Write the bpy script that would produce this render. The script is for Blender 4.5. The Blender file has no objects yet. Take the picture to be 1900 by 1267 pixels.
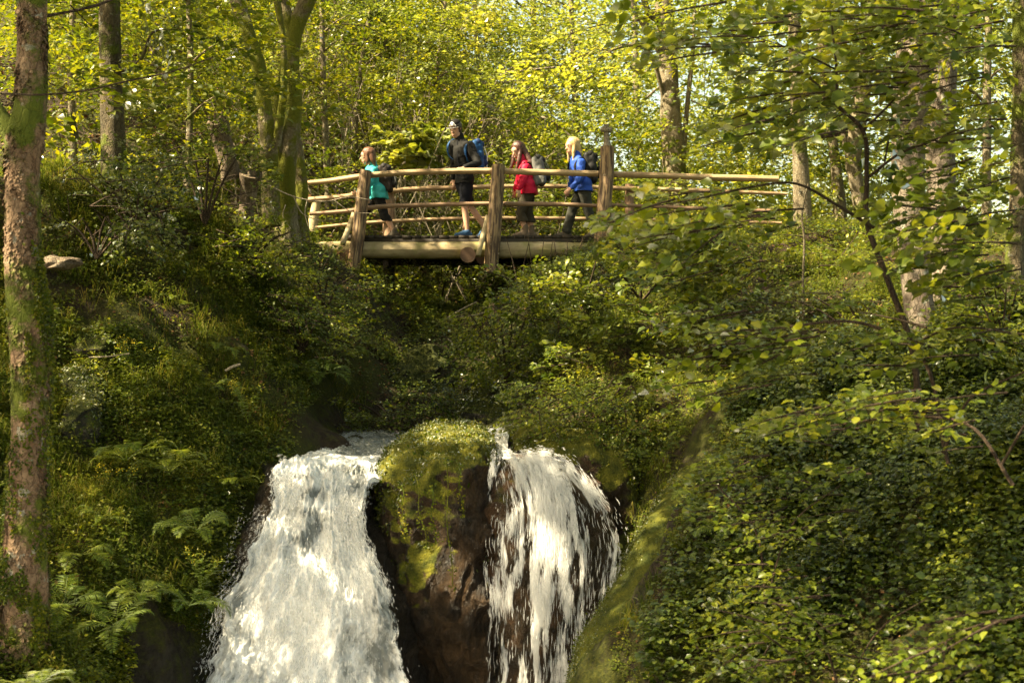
import bpy, math, random
import numpy as np
from mathutils import Vector, Matrix
random.seed(5)
rng = np.random.default_rng(7)
sc = bpy.context.scene
COL = sc.collection

# ------------------------------------------------------------------ camera, sky, sun, exposure
F = 2639.0                       # focal length in photograph pixels (50 mm on a 36 mm sensor)
cam_d = bpy.data.cameras.new('camera'); cam = bpy.data.objects.new('camera', cam_d); COL.objects.link(cam)
cam_d.lens = 50; cam_d.sensor_width = 36; cam_d.clip_start = 0.1; cam_d.clip_end = 2000
cam_d.dof.use_dof = True; cam_d.dof.focus_distance = 18.0; cam_d.dof.aperture_fstop = 3.2
cam.location = (0, 0, 0); cam.rotation_euler = (math.pi/2, 0, 0)
sc.camera = cam
SUN = np.array([-0.62, -0.22, 0.75]); SUN /= np.linalg.norm(SUN)
w = bpy.data.worlds.new('World'); sc.world = w; w.use_nodes = True
nt = w.node_tree; bg = nt.nodes['Background']
sky = nt.nodes.new('ShaderNodeTexSky'); sky.sky_type = 'NISHITA'; sky.sun_disc = False
sky.sun_elevation = math.asin(SUN[2]); sky.sun_rotation = math.atan2(SUN[0], SUN[1])
sky.air_density = 1.0; sky.dust_density = 3.0; sky.ozone_density = 0.6
tint = nt.nodes.new('ShaderNodeMix'); tint.data_type = 'RGBA'; tint.blend_type = 'MULTIPLY'
tint.inputs[0].default_value = 1.0; tint.inputs[7].default_value = (1.0, 0.88, 0.60, 1)
nt.links.new(sky.outputs[0], tint.inputs[6]); nt.links.new(tint.outputs[2], bg.inputs[0])
bg.inputs[1].default_value = 0.10
sl = bpy.data.lights.new('sun', 'SUN'); so = bpy.data.objects.new('sun', sl); COL.objects.link(so)
sl.energy = 5.0; sl.angle = math.radians(0.5); sl.color = (1.0, 0.85, 0.56)
so.rotation_euler = Vector(SUN.tolist()).to_track_quat('Z', 'Y').to_euler()
sc.view_settings.view_transform = 'Standard'; sc.view_settings.look = 'None'
sc.view_settings.exposure = 2.25; sc.view_settings.gamma = 1.0
cy = sc.cycles
cy.use_denoising = True
try: cy.denoiser = 'OPENIMAGEDENOISE'
except Exception: pass
cy.max_bounces = 7; cy.diffuse_bounces = 4; cy.glossy_bounces = 2; cy.transmission_bounces = 4
cy.transparent_max_bounces = 14; cy.caustics_reflective = False; cy.caustics_refractive = False
cy.sample_clamp_indirect = 4.0

def P(px, py, Y): return np.array([(px-950)/F*Y, Y, (633.5-py)/F*Y])
def nrmz(a): a = np.asarray(a, float); return a/np.maximum(np.linalg.norm(a, axis=-1, keepdims=True), 1e-9)

# ------------------------------------------------------------------ noise
def _h(ix, iy, iz, s):
    h = (ix*374761393 + iy*668265263 + iz*2147483647 + s*1442695041) & 0xffffffff
    h = ((h ^ (h >> 13))*1274126177) & 0xffffffff
    return ((h ^ (h >> 16)) & 0xffff)/65535.0
def vn(x, y, z=0., s=0):
    x, y, z = np.broadcast_arrays(np.asarray(x, float), np.asarray(y, float), np.asarray(z, float))
    ix, iy, iz = np.floor(x).astype(np.int64), np.floor(y).astype(np.int64), np.floor(z).astype(np.int64)
    fx, fy, fz = x-ix, y-iy, z-iz
    fx, fy, fz = [f*f*(3-2*f) for f in (fx, fy, fz)]
    r = 0
    for a in (0, 1):
        for b in (0, 1):
            for c in (0, 1):
                r = r + _h(ix+a, iy+b, iz+c, s)*(fx if a else 1-fx)*(fy if b else 1-fy)*(fz if c else 1-fz)
    return r*2-1
def fbm(x, y, z=0., s=0, o=4):
    r, a = 0, 0.5
    for k in range(o):
        r = r + a*vn(x*2**k, y*2**k, np.asarray(z)*2**k, s+k*17); a *= 0.5
    return r

# ------------------------------------------------------------------ mesh helpers
class Geo:
    def __init__(s): s.V = []; s.G = []; s.n = 0
    def add(s, V, faces, mi=0, uv=None):
        V = np.asarray(V, float).reshape(-1, 3)
        if uv is None: uv = np.zeros((len(V), 2))
        s.V.append(V); off = s.n; s.n += len(V)
        if not hasattr(s, 'U'): s.U = []
        s.U.append(np.asarray(uv, float))
        if isinstance(faces, np.ndarray): faces = [faces]
        for f in faces:
            if len(f): s.G.append((np.asarray(f, np.int64)+off, mi))
    def build(s, name, mats, parent=None, smooth=True, link=True):
        me = bpy.data.meshes.new(name)
        V = np.concatenate(s.V); U = np.concatenate(s.U)
        loops = np.concatenate([g.ravel() for g, _ in s.G])
        tot = np.concatenate([np.full(len(g), g.shape[1]) for g, _ in s.G])
        mi = np.concatenate([np.full(len(g), m) for g, m in s.G])
        start = np.concatenate([[0], np.cumsum(tot)[:-1]])
        me.vertices.add(len(V)); me.vertices.foreach_set('co', V.ravel().astype(np.float32))
        me.loops.add(len(loops)); me.loops.foreach_set('vertex_index', loops.astype(np.int32))
        me.polygons.add(len(tot)); me.polygons.foreach_set('loop_start', start.astype(np.int32))
        me.polygons.foreach_set('material_index', mi.astype(np.int32))
        me.polygons.foreach_set('use_smooth', np.full(len(tot), smooth))
        uvl = me.uv_layers.new(name='UVMap'); uvl.data.foreach_set('uv', U[loops].ravel().astype(np.float32))
        me.update(calc_edges=True); me.validate()
        for m in (mats if isinstance(mats, (list, tuple)) else [mats]): me.materials.append(m)
        o = bpy.data.objects.new(name, me)
        COL.objects.link(o)
        if parent: o.parent = parent; o.location = -np.array(parent.location)
        return o
def tag(o, label=None, cat=None, group=None, kind=None):
    if label: o['label'] = label
    if cat: o['category'] = cat
    if group: o['group'] = group
    if kind: o['kind'] = kind
    return o
def thing(name, label, cat, loc, group=None):
    o = bpy.data.objects.new(name, None); COL.objects.link(o); o.location = [float(v) for v in loc]
    o.empty_display_size = 0.1
    return tag(o, label, cat, group)

def smooth_path(pts, rad, n):
    pts = np.asarray(pts, float); rad = np.asarray(rad, float)
    d = np.concatenate([[0], np.cumsum(np.linalg.norm(np.diff(pts, axis=0), axis=1))])
    t = np.linspace(0, d[-1], n)
    m = np.gradient(pts, d, axis=0) if len(pts) > 2 else np.repeat((pts[1:]-pts[:1])/d[-1], 2, 0)
    i = np.clip(np.searchsorted(d, t, side='right')-1, 0, len(d)-2)
    h = (d[i+1]-d[i]); s = ((t-d[i])/h)[:, None]; h = h[:, None]
    p = (2*s**3-3*s**2+1)*pts[i] + (s**3-2*s**2+s)*h*m[i] + (-2*s**3+3*s**2)*pts[i+1] + (s**3-s**2)*h*m[i+1]
    return p, np.interp(t, d, rad), t
def tube(g, pts, rad, sides=8, n=None, mi=0, rough=0., seed=0, cap=True, flat=None):
    n = n or max(2, len(pts))
    p, r, t = smooth_path(pts, rad, n) if n > len(pts) or len(pts) > 2 else (np.asarray(pts, float), np.asarray(rad, float), np.concatenate([[0], np.cumsum(np.linalg.norm(np.diff(pts, axis=0), axis=1))]))
    T = nrmz(np.gradient(p, axis=0))
    ref = np.array([0, 0, 1.]) if abs(T[0][2]) < 0.8 else np.array([0, 1., 0])
    A = nrmz(np.cross(T, ref)); B = np.cross(T, A)
    a = np.linspace(0, 2*np.pi, sides+1)
    ca, sa = np.cos(a)[None, :, None], np.sin(a)[None, :, None]
    R = r[:, None, None]*np.ones((1, sides+1, 1))
    if rough:
        q = t[:, None]/max(r.max(), .02)*0.35
        nz = fbm(np.cos(a)[None]*1.3+seed*7.1, np.sin(a)[None]*1.3, q, seed, 4)
        R = R*(1+rough*nz[..., None])
    V = p[:, None]+R*(ca*A[:, None]+sa*B[:, None]*(flat or 1.0))
    uv = np.stack([np.broadcast_to(a/(2*np.pi), (n, sides+1)), np.broadcast_to(t[:, None], (n, sides+1))], -1)
    k = sides+1
    i, j = np.meshgrid(np.arange(n-1), np.arange(sides), indexing='ij')
    f = np.stack([i*k+j, i*k+j+1, (i+1)*k+j+1, (i+1)*k+j], -1).reshape(-1, 4)
    g.add(V.reshape(-1, 3), f, mi, uv.reshape(-1, 2))
    if cap:
        for e, row in ((0, 0), (1, n-1)):
            c = V[row, :sides]; cc = c.mean(0)[None]
            Vc = np.concatenate([c, cc]); idx = np.arange(sides)
            fc = np.stack([idx, (idx+1) % sides, np.full(sides, sides)], -1)
            g.add(Vc, fc if e else fc[:, ::-1], mi+ (g.capmi if hasattr(g, 'capmi') else 0), np.zeros((len(Vc), 2)))
def boxm(g, c, X, Yv, Z, mi=0):
    c = np.asarray(c, float); X, Yv, Z = [np.asarray(v, float) for v in (X, Yv, Z)]
    V = [c+a*X+b*Yv+d*Z for a in (-1, 1) for b in (-1, 1) for d in (-1, 1)]
    g.add(V, np.array([[0, 1, 3, 2], [4, 6, 7, 5], [0, 4, 5, 1], [2, 3, 7, 6], [0, 2, 6, 4], [1, 5, 7, 3]]), mi,
          np.array([[0, 0], [0, 1], [1, 0], [1, 1], [0, .2], [0, 1.2], [1, .2], [1, 1.2]])*.5)

def leaves(g, pos, dr, nr, size, width=0.55, mi=0, ovate=False, fold=0.12, droop=0.12):
    n = len(pos)
    if n == 0: return
    size = np.broadcast_to(np.asarray(size, float), (n,))[:, None]
    dr = nrmz(dr); nr = nr-dr*np.sum(nr*dr, 1, keepdims=True); nr = nrmz(nr); sd = np.cross(dr, nr)
    wv = np.broadcast_to(np.asarray(width, float), (n,))[:, None]
    if not ovate:
        V = np.stack([pos, pos+dr*size*.45+sd*size*wv*.5+nr*size*fold, pos+dr*size-nr*size*droop, pos+dr*size*.45-sd*size*wv*.5+nr*size*fold], 1)
        b = np.arange(n)[:, None]*4
        f = np.concatenate([b+np.array([[0, 1, 2]]), b+np.array([[0, 2, 3]])])
    else:
        V = np.stack([pos, pos+dr*size*.22+sd*size*wv*.42+nr*size*fold*.8, pos+dr*size*.62+sd*size*wv*.46+nr*size*fold,
                      pos+dr*size-nr*size*droop, pos+dr*size*.62-sd*size*wv*.46+nr*size*fold, pos+dr*size*.22-sd*size*wv*.42+nr*size*fold*.8,
                      pos+dr*size*.5+nr*size*.02], 1)
        b = np.arange(n)[:, None]*7
        f = np.concatenate([b+np.array([[0, 1, 6]]), b+np.array([[1, 2, 6]]), b+np.array([[2, 3, 6]]), b+np.array([[3, 4, 6]]), b+np.array([[4, 5, 6]]), b+np.array([[5, 0, 6]])])
    g.add(V.reshape(-1, 3), f, mi)

def spray_leaves(st, dr, L, m, lsize, wid=0.38, droop=0.15, tilt=0.45, seed=None, zj=0.05):
    """flat leafy sprays: st,dr (n,3) ; L (n,) ; m leaves each"""
    n = len(st); dr = nrmz(dr); L = np.asarray(L, float)
    up = np.array([0, 0, 1.]); sdv = nrmz(np.cross(dr, up)); pl = nrmz(np.cross(sdv, dr)+rng.normal(0, .25, (n, 3)))
    sdv = nrmz(np.cross(dr, pl))
    t = rng.random((n, m))**.75; sg = np.sign(rng.random((n, m))-.5)
    s = sg*rng.random((n, m))**.8*wid*(np.sin(np.pi*np.clip(t*.92+.06, 0, 1))+.12)
    pos = st[:, None]+dr[:, None]*(t*L[:, None])[..., None]+sdv[:, None]*(s*L[:, None])[..., None]
    pos[..., 2] -= droop*(t**2+.6*s**2)*L[:, None]
    pos += pl[:, None]*rng.normal(0, zj, (n, m))[..., None]*L[:, None, None]
    ld = dr[:, None]*(.5+.5*rng.random((n, m)))[..., None]+sdv[:, None]*(sg*.8)[..., None]+rng.normal(0, .25, (n, m, 3))
    ln = pl[:, None]+rng.normal(0, tilt, (n, m, 3))
    sz = lsize*rng.uniform(.6, 1.25, (n, m))
    return pos.reshape(-1, 3), ld.reshape(-1, 3), ln.reshape(-1, 3), sz.reshape(-1)

# openings in the leaf canopy that let the sun reach what the photograph shows sunlit (point, radius)
GAPS = [(P(985, 965, 13.0), .17), (P(860, 800, 14.6), .42), (P(700, 860, 14.2), .25), (P(1390, 331, 22), .5), (P(600, 338, 22.5), .6),
        (P(880, 318, 22), .35), (P(760, 960, 13.3), .22), (P(30, 470, 11), .18), (P(110, 485, 14.8), .3), (P(1310, 730, 15.3), .45),
        (P(1120, 600, 18.3), .55), (P(1200, 560, 18.6), .5), (P(1060, 720, 17), .5), (P(340, 600, 16.3), .35), (P(530, 560, 18), .5), (P(1240, 690, 16.4), .4),
        (P(700, 430, 22.4), .5), (P(480, 200, 19.), .35), (P(1690, 420, 15), .25), (P(1560, 480, 19), .6), (P(1180, 980, 14.2), .3), (P(1000, 318, 22), .25),
        (P(850, 245, 22.7), .28), (P(1062, 275, 22.7), .3), (P(680, 300, 23.4), .35), (P(540, 130, 19), .4), (P(968, 300, 22.7), .25), (P(650,600,18.8),.4)]
def carve(pos, extra=0.15):
    keep = np.ones(len(pos), bool)
    for c, r in GAPS:
        d = pos-c; a = d@SUN
        q = np.linalg.norm(d-a[:, None]*SUN, axis=1)
        keep &= ~((q < r*(.75+.5*np.abs(vn(pos[:, 0]*2, pos[:, 1]*2, pos[:, 2]*2, 3)))+.02) & (a > 1.2))
    return keep

# ------------------------------------------------------------------ materials
def mat(name):
    m = bpy.data.materials.new(name); m.use_nodes = True; n = m.node_tree.nodes; n.clear()
    out = n.new('ShaderNodeOutputMaterial'); return m, m.node_tree, out
def N(nt, t, **k):
    x = nt.nodes.new(t)
    for a, b in k.items():
        if a.startswith('i_'):
            key = a[2:]; x.inputs[int(key) if key.isdigit() else key.replace('_', ' ')].default_value = b
        else: setattr(x, a, b)
    return x
def c4(c): return (c[0], c[1], c[2], 1)
def ramp(nt, src, stops):
    r = nt.nodes.new('ShaderNodeValToRGB'); e = r.color_ramp.elements
    while len(e) > len(stops): e.remove(e[-1])
    while len(e) < len(stops): e.new(0.5)
    for k, (p, c) in enumerate(stops): e[k].position = p; e[k].color = c4(c) if not isinstance(c, (int, float)) else (c, c, c, 1)
    nt.links.new(src, r.inputs[0]); return r.outputs[0]
def noise(nt, scale, detail=4, vec=None, rough=.55, sc3=None):
    x = N(nt, 'ShaderNodeTexNoise'); x.inputs['Scale'].default_value = scale; x.inputs['Detail'].default_value = detail; x.inputs['Roughness'].default_value = rough
    if vec is None: vec = nt.nodes.new('ShaderNodeNewGeometry').outputs['Position']
    if sc3:
        mp = N(nt, 'ShaderNodeMapping'); mp.inputs['Scale'].default_value = sc3; nt.links.new(vec, mp.inputs[0]); vec = mp.outputs[0]
    nt.links.new(vec, x.inputs['Vector']); return x.outputs[0]
def mixc(nt, f, a, b, mode='MIX'):
    x = N(nt, 'ShaderNodeMix', data_type='RGBA', blend_type=mode)
    for s, v in ((0, f), (6, a), (7, b)):
        if isinstance(v, (int, float)): x.inputs[s].default_value = v if s == 0 else (v, v, v, 1)
        elif isinstance(v, tuple): x.inputs[s].default_value = c4(v)
        else: nt.links.new(v, x.inputs[s])
    return x.outputs[2]
def bump(nt, h, st, dist):
    b = N(nt, 'ShaderNodeBump'); b.inputs['Strength'].default_value = st; b.inputs['Distance'].default_value = dist; nt.links.new(h, b.inputs['Height']); return b.outputs[0]
def math_n(nt, op, a, b=None, clamp=False):
    x = N(nt, 'ShaderNodeMath', operation=op); x.use_clamp = clamp
    for i, v in enumerate((a, b)):
        if v is None: continue
        if isinstance(v, (int, float)): x.inputs[i].default_value = v
        else: nt.links.new(v, x.inputs[i])
    return x.outputs[0]
def princ(nt, out, col, rough, nrm=None, spec=None):
    p = N(nt, 'ShaderNodeBsdfPrincipled')
    for key, v in (('Base Color', col), ('Roughness', rough)):
        if isinstance(v, tuple): p.inputs[key].default_value = c4(v)
        elif isinstance(v, (int, float)): p.inputs[key].default_value = v
        else: nt.links.new(v, p.inputs[key])
    if nrm is not None: nt.links.new(nrm, p.inputs['Normal'])
    if spec is not None: p.inputs['Specular IOR Level'].default_value = spec
    nt.links.new(p.outputs[0], out.inputs[0]); return p

def leaf_mat(name, c0, c1, c2, trans, tf=.5, gloss=.05, rough=.4, patch=.9):
    m, nt, out = mat(name)
    g = N(nt, 'ShaderNodeNewGeometry')
    col = ramp(nt, g.outputs['Random Per Island'], [(0, c0), (.55, c1), (1, c2)])
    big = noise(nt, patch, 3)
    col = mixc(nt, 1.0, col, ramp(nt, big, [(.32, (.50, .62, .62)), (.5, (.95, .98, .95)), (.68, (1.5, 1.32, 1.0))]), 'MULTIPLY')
    d = N(nt, 'ShaderNodeBsdfDiffuse'); nt.links.new(col, d.inputs[0])
    tcol = mixc(nt, 1.0, col, trans, 'MULTIPLY')
    t = N(nt, 'ShaderNodeBsdfTranslucent'); nt.links.new(tcol, t.inputs[0])
    mx = N(nt, 'ShaderNodeMixShader'); mx.inputs[0].default_value = tf
    nt.links.new(d.outputs[0], mx.inputs[1]); nt.links.new(t.outputs[0], mx.inputs[2])
    gl = N(nt, 'ShaderNodeBsdfGlossy'); gl.inputs['Roughness'].default_value = rough; gl.inputs[0].default_value = (1, 1, 1, 1)
    fr = N(nt, 'ShaderNodeFresnel'); fr.inputs[0].default_value = 1.45
    fac = math_n(nt, 'MULTIPLY', fr.outputs[0], gloss*12)
    m2 = N(nt, 'ShaderNodeMixShader'); nt.links.new(fac, m2.inputs[0]); nt.links.new(mx.outputs[0], m2.inputs[1]); nt.links.new(gl.outputs[0], m2.inputs[2])
    nt.links.new(m2.outputs[0], out.inputs[0]); return m
M = {}
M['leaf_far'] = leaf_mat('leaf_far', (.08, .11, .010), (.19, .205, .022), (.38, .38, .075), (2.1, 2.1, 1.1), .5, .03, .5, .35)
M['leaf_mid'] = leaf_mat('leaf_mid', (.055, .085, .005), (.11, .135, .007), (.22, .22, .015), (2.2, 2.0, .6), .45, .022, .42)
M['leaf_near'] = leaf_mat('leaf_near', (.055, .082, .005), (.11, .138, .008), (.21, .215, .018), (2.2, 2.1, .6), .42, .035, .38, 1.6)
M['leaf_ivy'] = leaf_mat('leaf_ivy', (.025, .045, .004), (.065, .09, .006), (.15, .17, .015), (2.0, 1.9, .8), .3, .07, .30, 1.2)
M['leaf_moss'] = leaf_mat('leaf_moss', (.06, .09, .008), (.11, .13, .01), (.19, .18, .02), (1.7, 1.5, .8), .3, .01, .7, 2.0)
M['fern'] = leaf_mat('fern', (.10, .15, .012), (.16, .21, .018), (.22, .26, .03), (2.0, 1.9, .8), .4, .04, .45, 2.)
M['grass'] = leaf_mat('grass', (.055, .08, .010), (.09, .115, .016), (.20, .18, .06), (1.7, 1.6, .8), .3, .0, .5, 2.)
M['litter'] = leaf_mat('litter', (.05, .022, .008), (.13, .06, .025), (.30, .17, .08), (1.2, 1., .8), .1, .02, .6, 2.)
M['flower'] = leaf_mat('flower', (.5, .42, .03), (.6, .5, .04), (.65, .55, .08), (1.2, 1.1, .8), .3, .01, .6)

def bark_mat(name, c0, c1, moss, thr, lich=.0, scale=9, mosscol=((.05, .075, .006), (.12, .13, .012)), uv=True):
    m, nt, out = mat(name)
    tc = N(nt, 'ShaderNodeTexCoord').outputs['Object']
    a = noise(nt, scale, 8, tc, .65, (1, 1, .35)); b = noise(nt, scale*4, 6, tc, .7)
    v = N(nt, 'ShaderNodeTexVoronoi', feature='DISTANCE_TO_EDGE'); v.inputs['Scale'].default_value = scale*2.2
    mp = N(nt, 'ShaderNodeMapping'); mp.inputs['Scale'].default_value = (1, 1, .45); nt.links.new(tc, mp.inputs[0])
    dv = mixc(nt, .12, mp.outputs[0], noise(nt, 6, 4, tc)); nt.links.new(dv, v.inputs[0])
    col = mixc(nt, ramp(nt, a, [(.32, 0), (.68, 1)]), c0, c1)
    col = mixc(nt, 1., col, ramp(nt, b, [(.3, (.55, .5, .45)), (.7, (1.3, 1.3, 1.3))]), 'MULTIPLY')
    crack = ramp(nt, v.outputs[0], [(0, (.45, .4, .36)), (.05, (1, 1, 1))])
    col = mixc(nt, .75, col, crack, 'MULTIPLY')
    if lich: col = mixc(nt, ramp(nt, noise(nt, scale*1.3, 3, tc), [(.62, 0), (.66, lich)]), col, (.42, .42, .34))
    mm = noise(nt, moss, 6, tc, .7)
    mf = ramp(nt, mm, [(thr, 0), (thr+.07, 1)])
    mcol = mixc(nt, b, mosscol[0], mosscol[1])
    col = mixc(nt, mf, col, mcol)
    h = math_n(nt, 'ADD', math_n(nt, 'ADD', b, math_n(nt, 'MULTIPLY', mf, .9)), math_n(nt, 'MULTIPLY', a, 1.5))
    h = math_n(nt, 'ADD', h, math_n(nt, 'MULTIPLY', ramp(nt, v.outputs[0], [(0, 0), (.08, 1)]), .5))
    princ(nt, out, col, .85, bump(nt, h, .9, .02), .25); return m
M['bark_pink'] = bark_mat('bark_pink', (.14, .08, .045), (.27, .19, .12), 2.0, .47, .5, 7)
M['bark_grey'] = bark_mat('bark_grey', (.13, .10, .075), (.26, .22, .17), 1.8, .62, .6, 8)
M['bark_dark'] = bark_mat('bark_dark', (.06, .05, .03), (.15, .12, .07), 1.8, .50, .3, 8)
M['bark_moss'] = bark_mat('bark_moss', (.14, .11, .06), (.26, .23, .14), 1.6, .42, .3, 8, ((.08, .09, .006), (.17, .17, .012)))
M['bark_slim'] = bark_mat('bark_slim', (.13, .105, .065), (.28, .24, .16), 1.6, .55, .4, 12)
M['twig'] = bark_mat('twig', (.035, .022, .014), (.10, .07, .045), 3, .66, .0, 20)
M['deadwood'] = bark_mat('deadwood', (.26, .22, .16), (.46, .40, .30), 3, .75, .0, 20)
M['stump'] = bark_mat('stump', (.10, .07, .045), (.30, .24, .17), 2., .56, .0, 14)

def wood_mat(name, c0, c1, c2, rough=.6, algae=None, streak=30, dk=.60):
    m, nt, out = mat(name)
    uv = N(nt, 'ShaderNodeUVMap').outputs[0]
    a = noise(nt, 1., 6, uv, .6, (streak*.35, 1.1, 1)); b = noise(nt, 1., 6, uv, .7, (streak*1.6, 3.0, 1))
    g = noise(nt, 5., 4)
    b2 = noise(nt, 1., 5, uv, .6, (streak*.55, 2.0, 1))
    col = mixc(nt, ramp(nt, a, [(.42, 0), (.56, 1)]), c0, c1)
    col = mixc(nt, ramp(nt, b2, [(dk, 0), (dk+.05, .92)]), col, c2); col = mixc(nt, ramp(nt, b, [(.45, 0), (.6, .45)]), col, c2)
    col = mixc(nt, .6, col, ramp(nt, g, [(.3, (.65, .62, .6)), (.7, (1.15, 1.15, 1.15))]), 'MULTIPLY')
    if algae: col = mixc(nt, ramp(nt, noise(nt, 3.2, 4), [(.48, 0), (.6, .7)]), col, algae)
    princ(nt, out, col, rough, bump(nt, math_n(nt, 'ADD', a, b), .6, .012), .35); return m
M['peeled'] = wood_mat('peeled', (.38, .25, .13), (.46, .33, .18), (.20, .10, .045))
M['peeled_top'] = wood_mat('peeled_top', (.36, .24, .12), (.43, .31, .17), (.22, .13, .06), .5)
M['postwood'] = wood_mat('postwood', (.36, .25, .13), (.28, .18, .09), (.06, .032, .018), .6, None, 26, .48)
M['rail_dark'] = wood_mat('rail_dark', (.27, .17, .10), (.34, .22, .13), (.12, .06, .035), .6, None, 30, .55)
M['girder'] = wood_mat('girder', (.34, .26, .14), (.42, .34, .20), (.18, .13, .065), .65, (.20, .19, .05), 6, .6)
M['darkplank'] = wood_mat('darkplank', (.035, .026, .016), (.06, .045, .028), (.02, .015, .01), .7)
M['plank'] = wood_mat('plank', (.44, .36, .20), (.50, .42, .25), (.34, .25, .13), .6)
def endgrain():
    m, nt, out = mat('endgrain')
    tc = N(nt, 'ShaderNodeTexCoord').outputs['Object']
    col = mixc(nt, noise(nt, 12, 5), (.06, .03, .016), (.14, .075, .038))
    princ(nt, out, col, .7, bump(nt, noise(nt, 60, 3), .4, .005)); return m
M['endgrain'] = endgrain()

def rock_mat(name, c0, c1, rough, moss=None, thr=.5, upw=.6, grow=False, mossc=((.06, .07, .005), (.20, .185, .012))):
    m, nt, out = mat(name)
    a = noise(nt, 3.5, 8, None, .65, (1, 1, 1)); b = noise(nt, 22, 8, None, .7)
    st = noise(nt, 4., 7, None, .65, (3.2, .8, 1.1))
    col = mixc(nt, ramp(nt, a, [(.35, 0), (.65, 1)]), c0, c1)
    col = mixc(nt, 1., col, ramp(nt, b, [(.3, (.5, .48, .45)), (.7, (1.35, 1.35, 1.35))]), 'MULTIPLY')
    h = math_n(nt, 'ADD', math_n(nt, 'MULTIPLY', b, 1.2), math_n(nt, 'MULTIPLY', st, 2.2)); h = math_n(nt, 'ADD', h, math_n(nt, 'MULTIPLY', noise(nt, 70, 4, None, .7), .5))
    ro = rough
    if moss:
        g = N(nt, 'ShaderNodeNewGeometry'); sx = N(nt, 'ShaderNodeSeparateXYZ'); nt.links.new(g.outputs['Normal'], sx.inputs[0])
        f = math_n(nt, 'ADD', noise(nt, moss, 6, None, .65), math_n(nt, 'MULTIPLY', sx.outputs[2], upw*.35))
        if grow:
            ga = N(nt, 'ShaderNodeAttribute'); ga.attribute_name = 'grow'; f = math_n(nt, 'ADD', f, ga.outputs['Fac'])
        mf = ramp(nt, f, [(thr, 0), (thr+.09, 1)])
        mc = mixc(nt, ramp(nt, noise(nt, 7, 5), [(.35, 0), (.65, 1)]), mossc[0], mossc[1])
        mc = mixc(nt, .6, mc, ramp(nt, noise(nt, 60, 4), [(.3, (.45, .45, .4)), (.7, (1.5, 1.5, 1.4))]), 'MULTIPLY')
        col = mixc(nt, mf, col, mc); ro = mixc(nt, mf, rough, .9)
        h = math_n(nt, 'ADD', h, math_n(nt, 'MULTIPLY', mf, math_n(nt, 'ADD', .5, noise(nt, 45, 4))))
    princ(nt, out, col, ro, bump(nt, h, 1., .045), .3); return m
M['rock_wet'] = rock_mat('rock_wet', (.018, .014, .010), (.06, .045, .03), .28)
M['rock_brown'] = rock_mat('rock_brown', (.05, .028, .014), (.15, .085, .045), .35, 1.6, .66, .5)
M['rock_moss'] = rock_mat('rock_moss', (.018, .013, .008), (.085, .05, .024), .34, 1.7, .575, 1.2, grow=True)
M['rock_grey'] = rock_mat('rock_grey', (.018, .015, .010), (.075, .065, .042), .6, 1.8, .52, .8, False, ((.03, .04, .005), (.085, .09, .01)))
def ground_mat():
    m, nt, out = mat('forest_floor')
    a = noise(nt, 1.1, 8, None, .65); b = noise(nt, 9, 8, None, .7); c = noise(nt, 38, 5, None, .7)
    g = N(nt, 'ShaderNodeNewGeometry'); sx = N(nt, 'ShaderNodeSeparateXYZ'); nt.links.new(g.outputs['Normal'], sx.inputs[0])
    soil = mixc(nt, ramp(nt, b, [(.35, 0), (.65, 1)]), (.022, .014, .008), (.07, .045, .024))
    rock = mixc(nt, ramp(nt, noise(nt, 6, 7, None, .65, (2.5, .6, 1)), [(.4, 0), (.6, 1)]), (.014, .011, .008), (.05, .042, .028))
    col = mixc(nt, ramp(nt, math_n(nt, 'ADD', sx.outputs[2], math_n(nt, 'MULTIPLY', math_n(nt, 'SUBTRACT', b, .5), .5)), [(.35, 1), (.6, 0)]), soil, rock)
    ms = mixc(nt, ramp(nt, c, [(.3, 0), (.7, 1)]), (.022, .03, .004), (.085, .085, .009))
    col = mixc(nt, ramp(nt, math_n(nt, 'ADD', a, math_n(nt, 'MULTIPLY', math_n(nt, 'SUBTRACT', b, .5), .45)), [(.42, 0), (.54, 1)]), col, ms)
    h = math_n(nt, 'ADD', math_n(nt, 'MULTIPLY', b, 1.6), c)
    princ(nt, out, col, .85, bump(nt, h, 1.0, .05), .25); return m
M['ground'] = ground_mat()

def foam_mat():
    m, nt, out = mat('foam')
    d = N(nt, 'ShaderNodeBsdfDiffuse'); d.inputs[0].default_value = (.92, .91, .89, 1)
    t = N(nt, 'ShaderNodeBsdfTranslucent'); t.inputs[0].default_value = (.9, .9, .88, 1)
    mx = N(nt, 'ShaderNodeMixShader'); mx.inputs[0].default_value = .4
    gl = N(nt, 'ShaderNodeBsdfGlossy'); gl.inputs['Roughness'].default_value = .25
    m2 = N(nt, 'ShaderNodeMixShader'); m2.inputs[0].default_value = .08
    for a, b in ((d.outputs[0], mx.inputs[1]), (t.outputs[0], mx.inputs[2]), (mx.outputs[0], m2.inputs[1]), (gl.outputs[0], m2.inputs[2])): nt.links.new(a, b)
    tp = N(nt, 'ShaderNodeBsdfTransparent'); m3 = N(nt, 'ShaderNodeMixShader'); m3.inputs[0].default_value = .48
    nt.links.new(m2.outputs[0], m3.inputs[1]); nt.links.new(tp.outputs[0], m3.inputs[2]); nt.links.new(m3.outputs[0], out.inputs[0])
    return m
M['foam'] = foam_mat()
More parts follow.
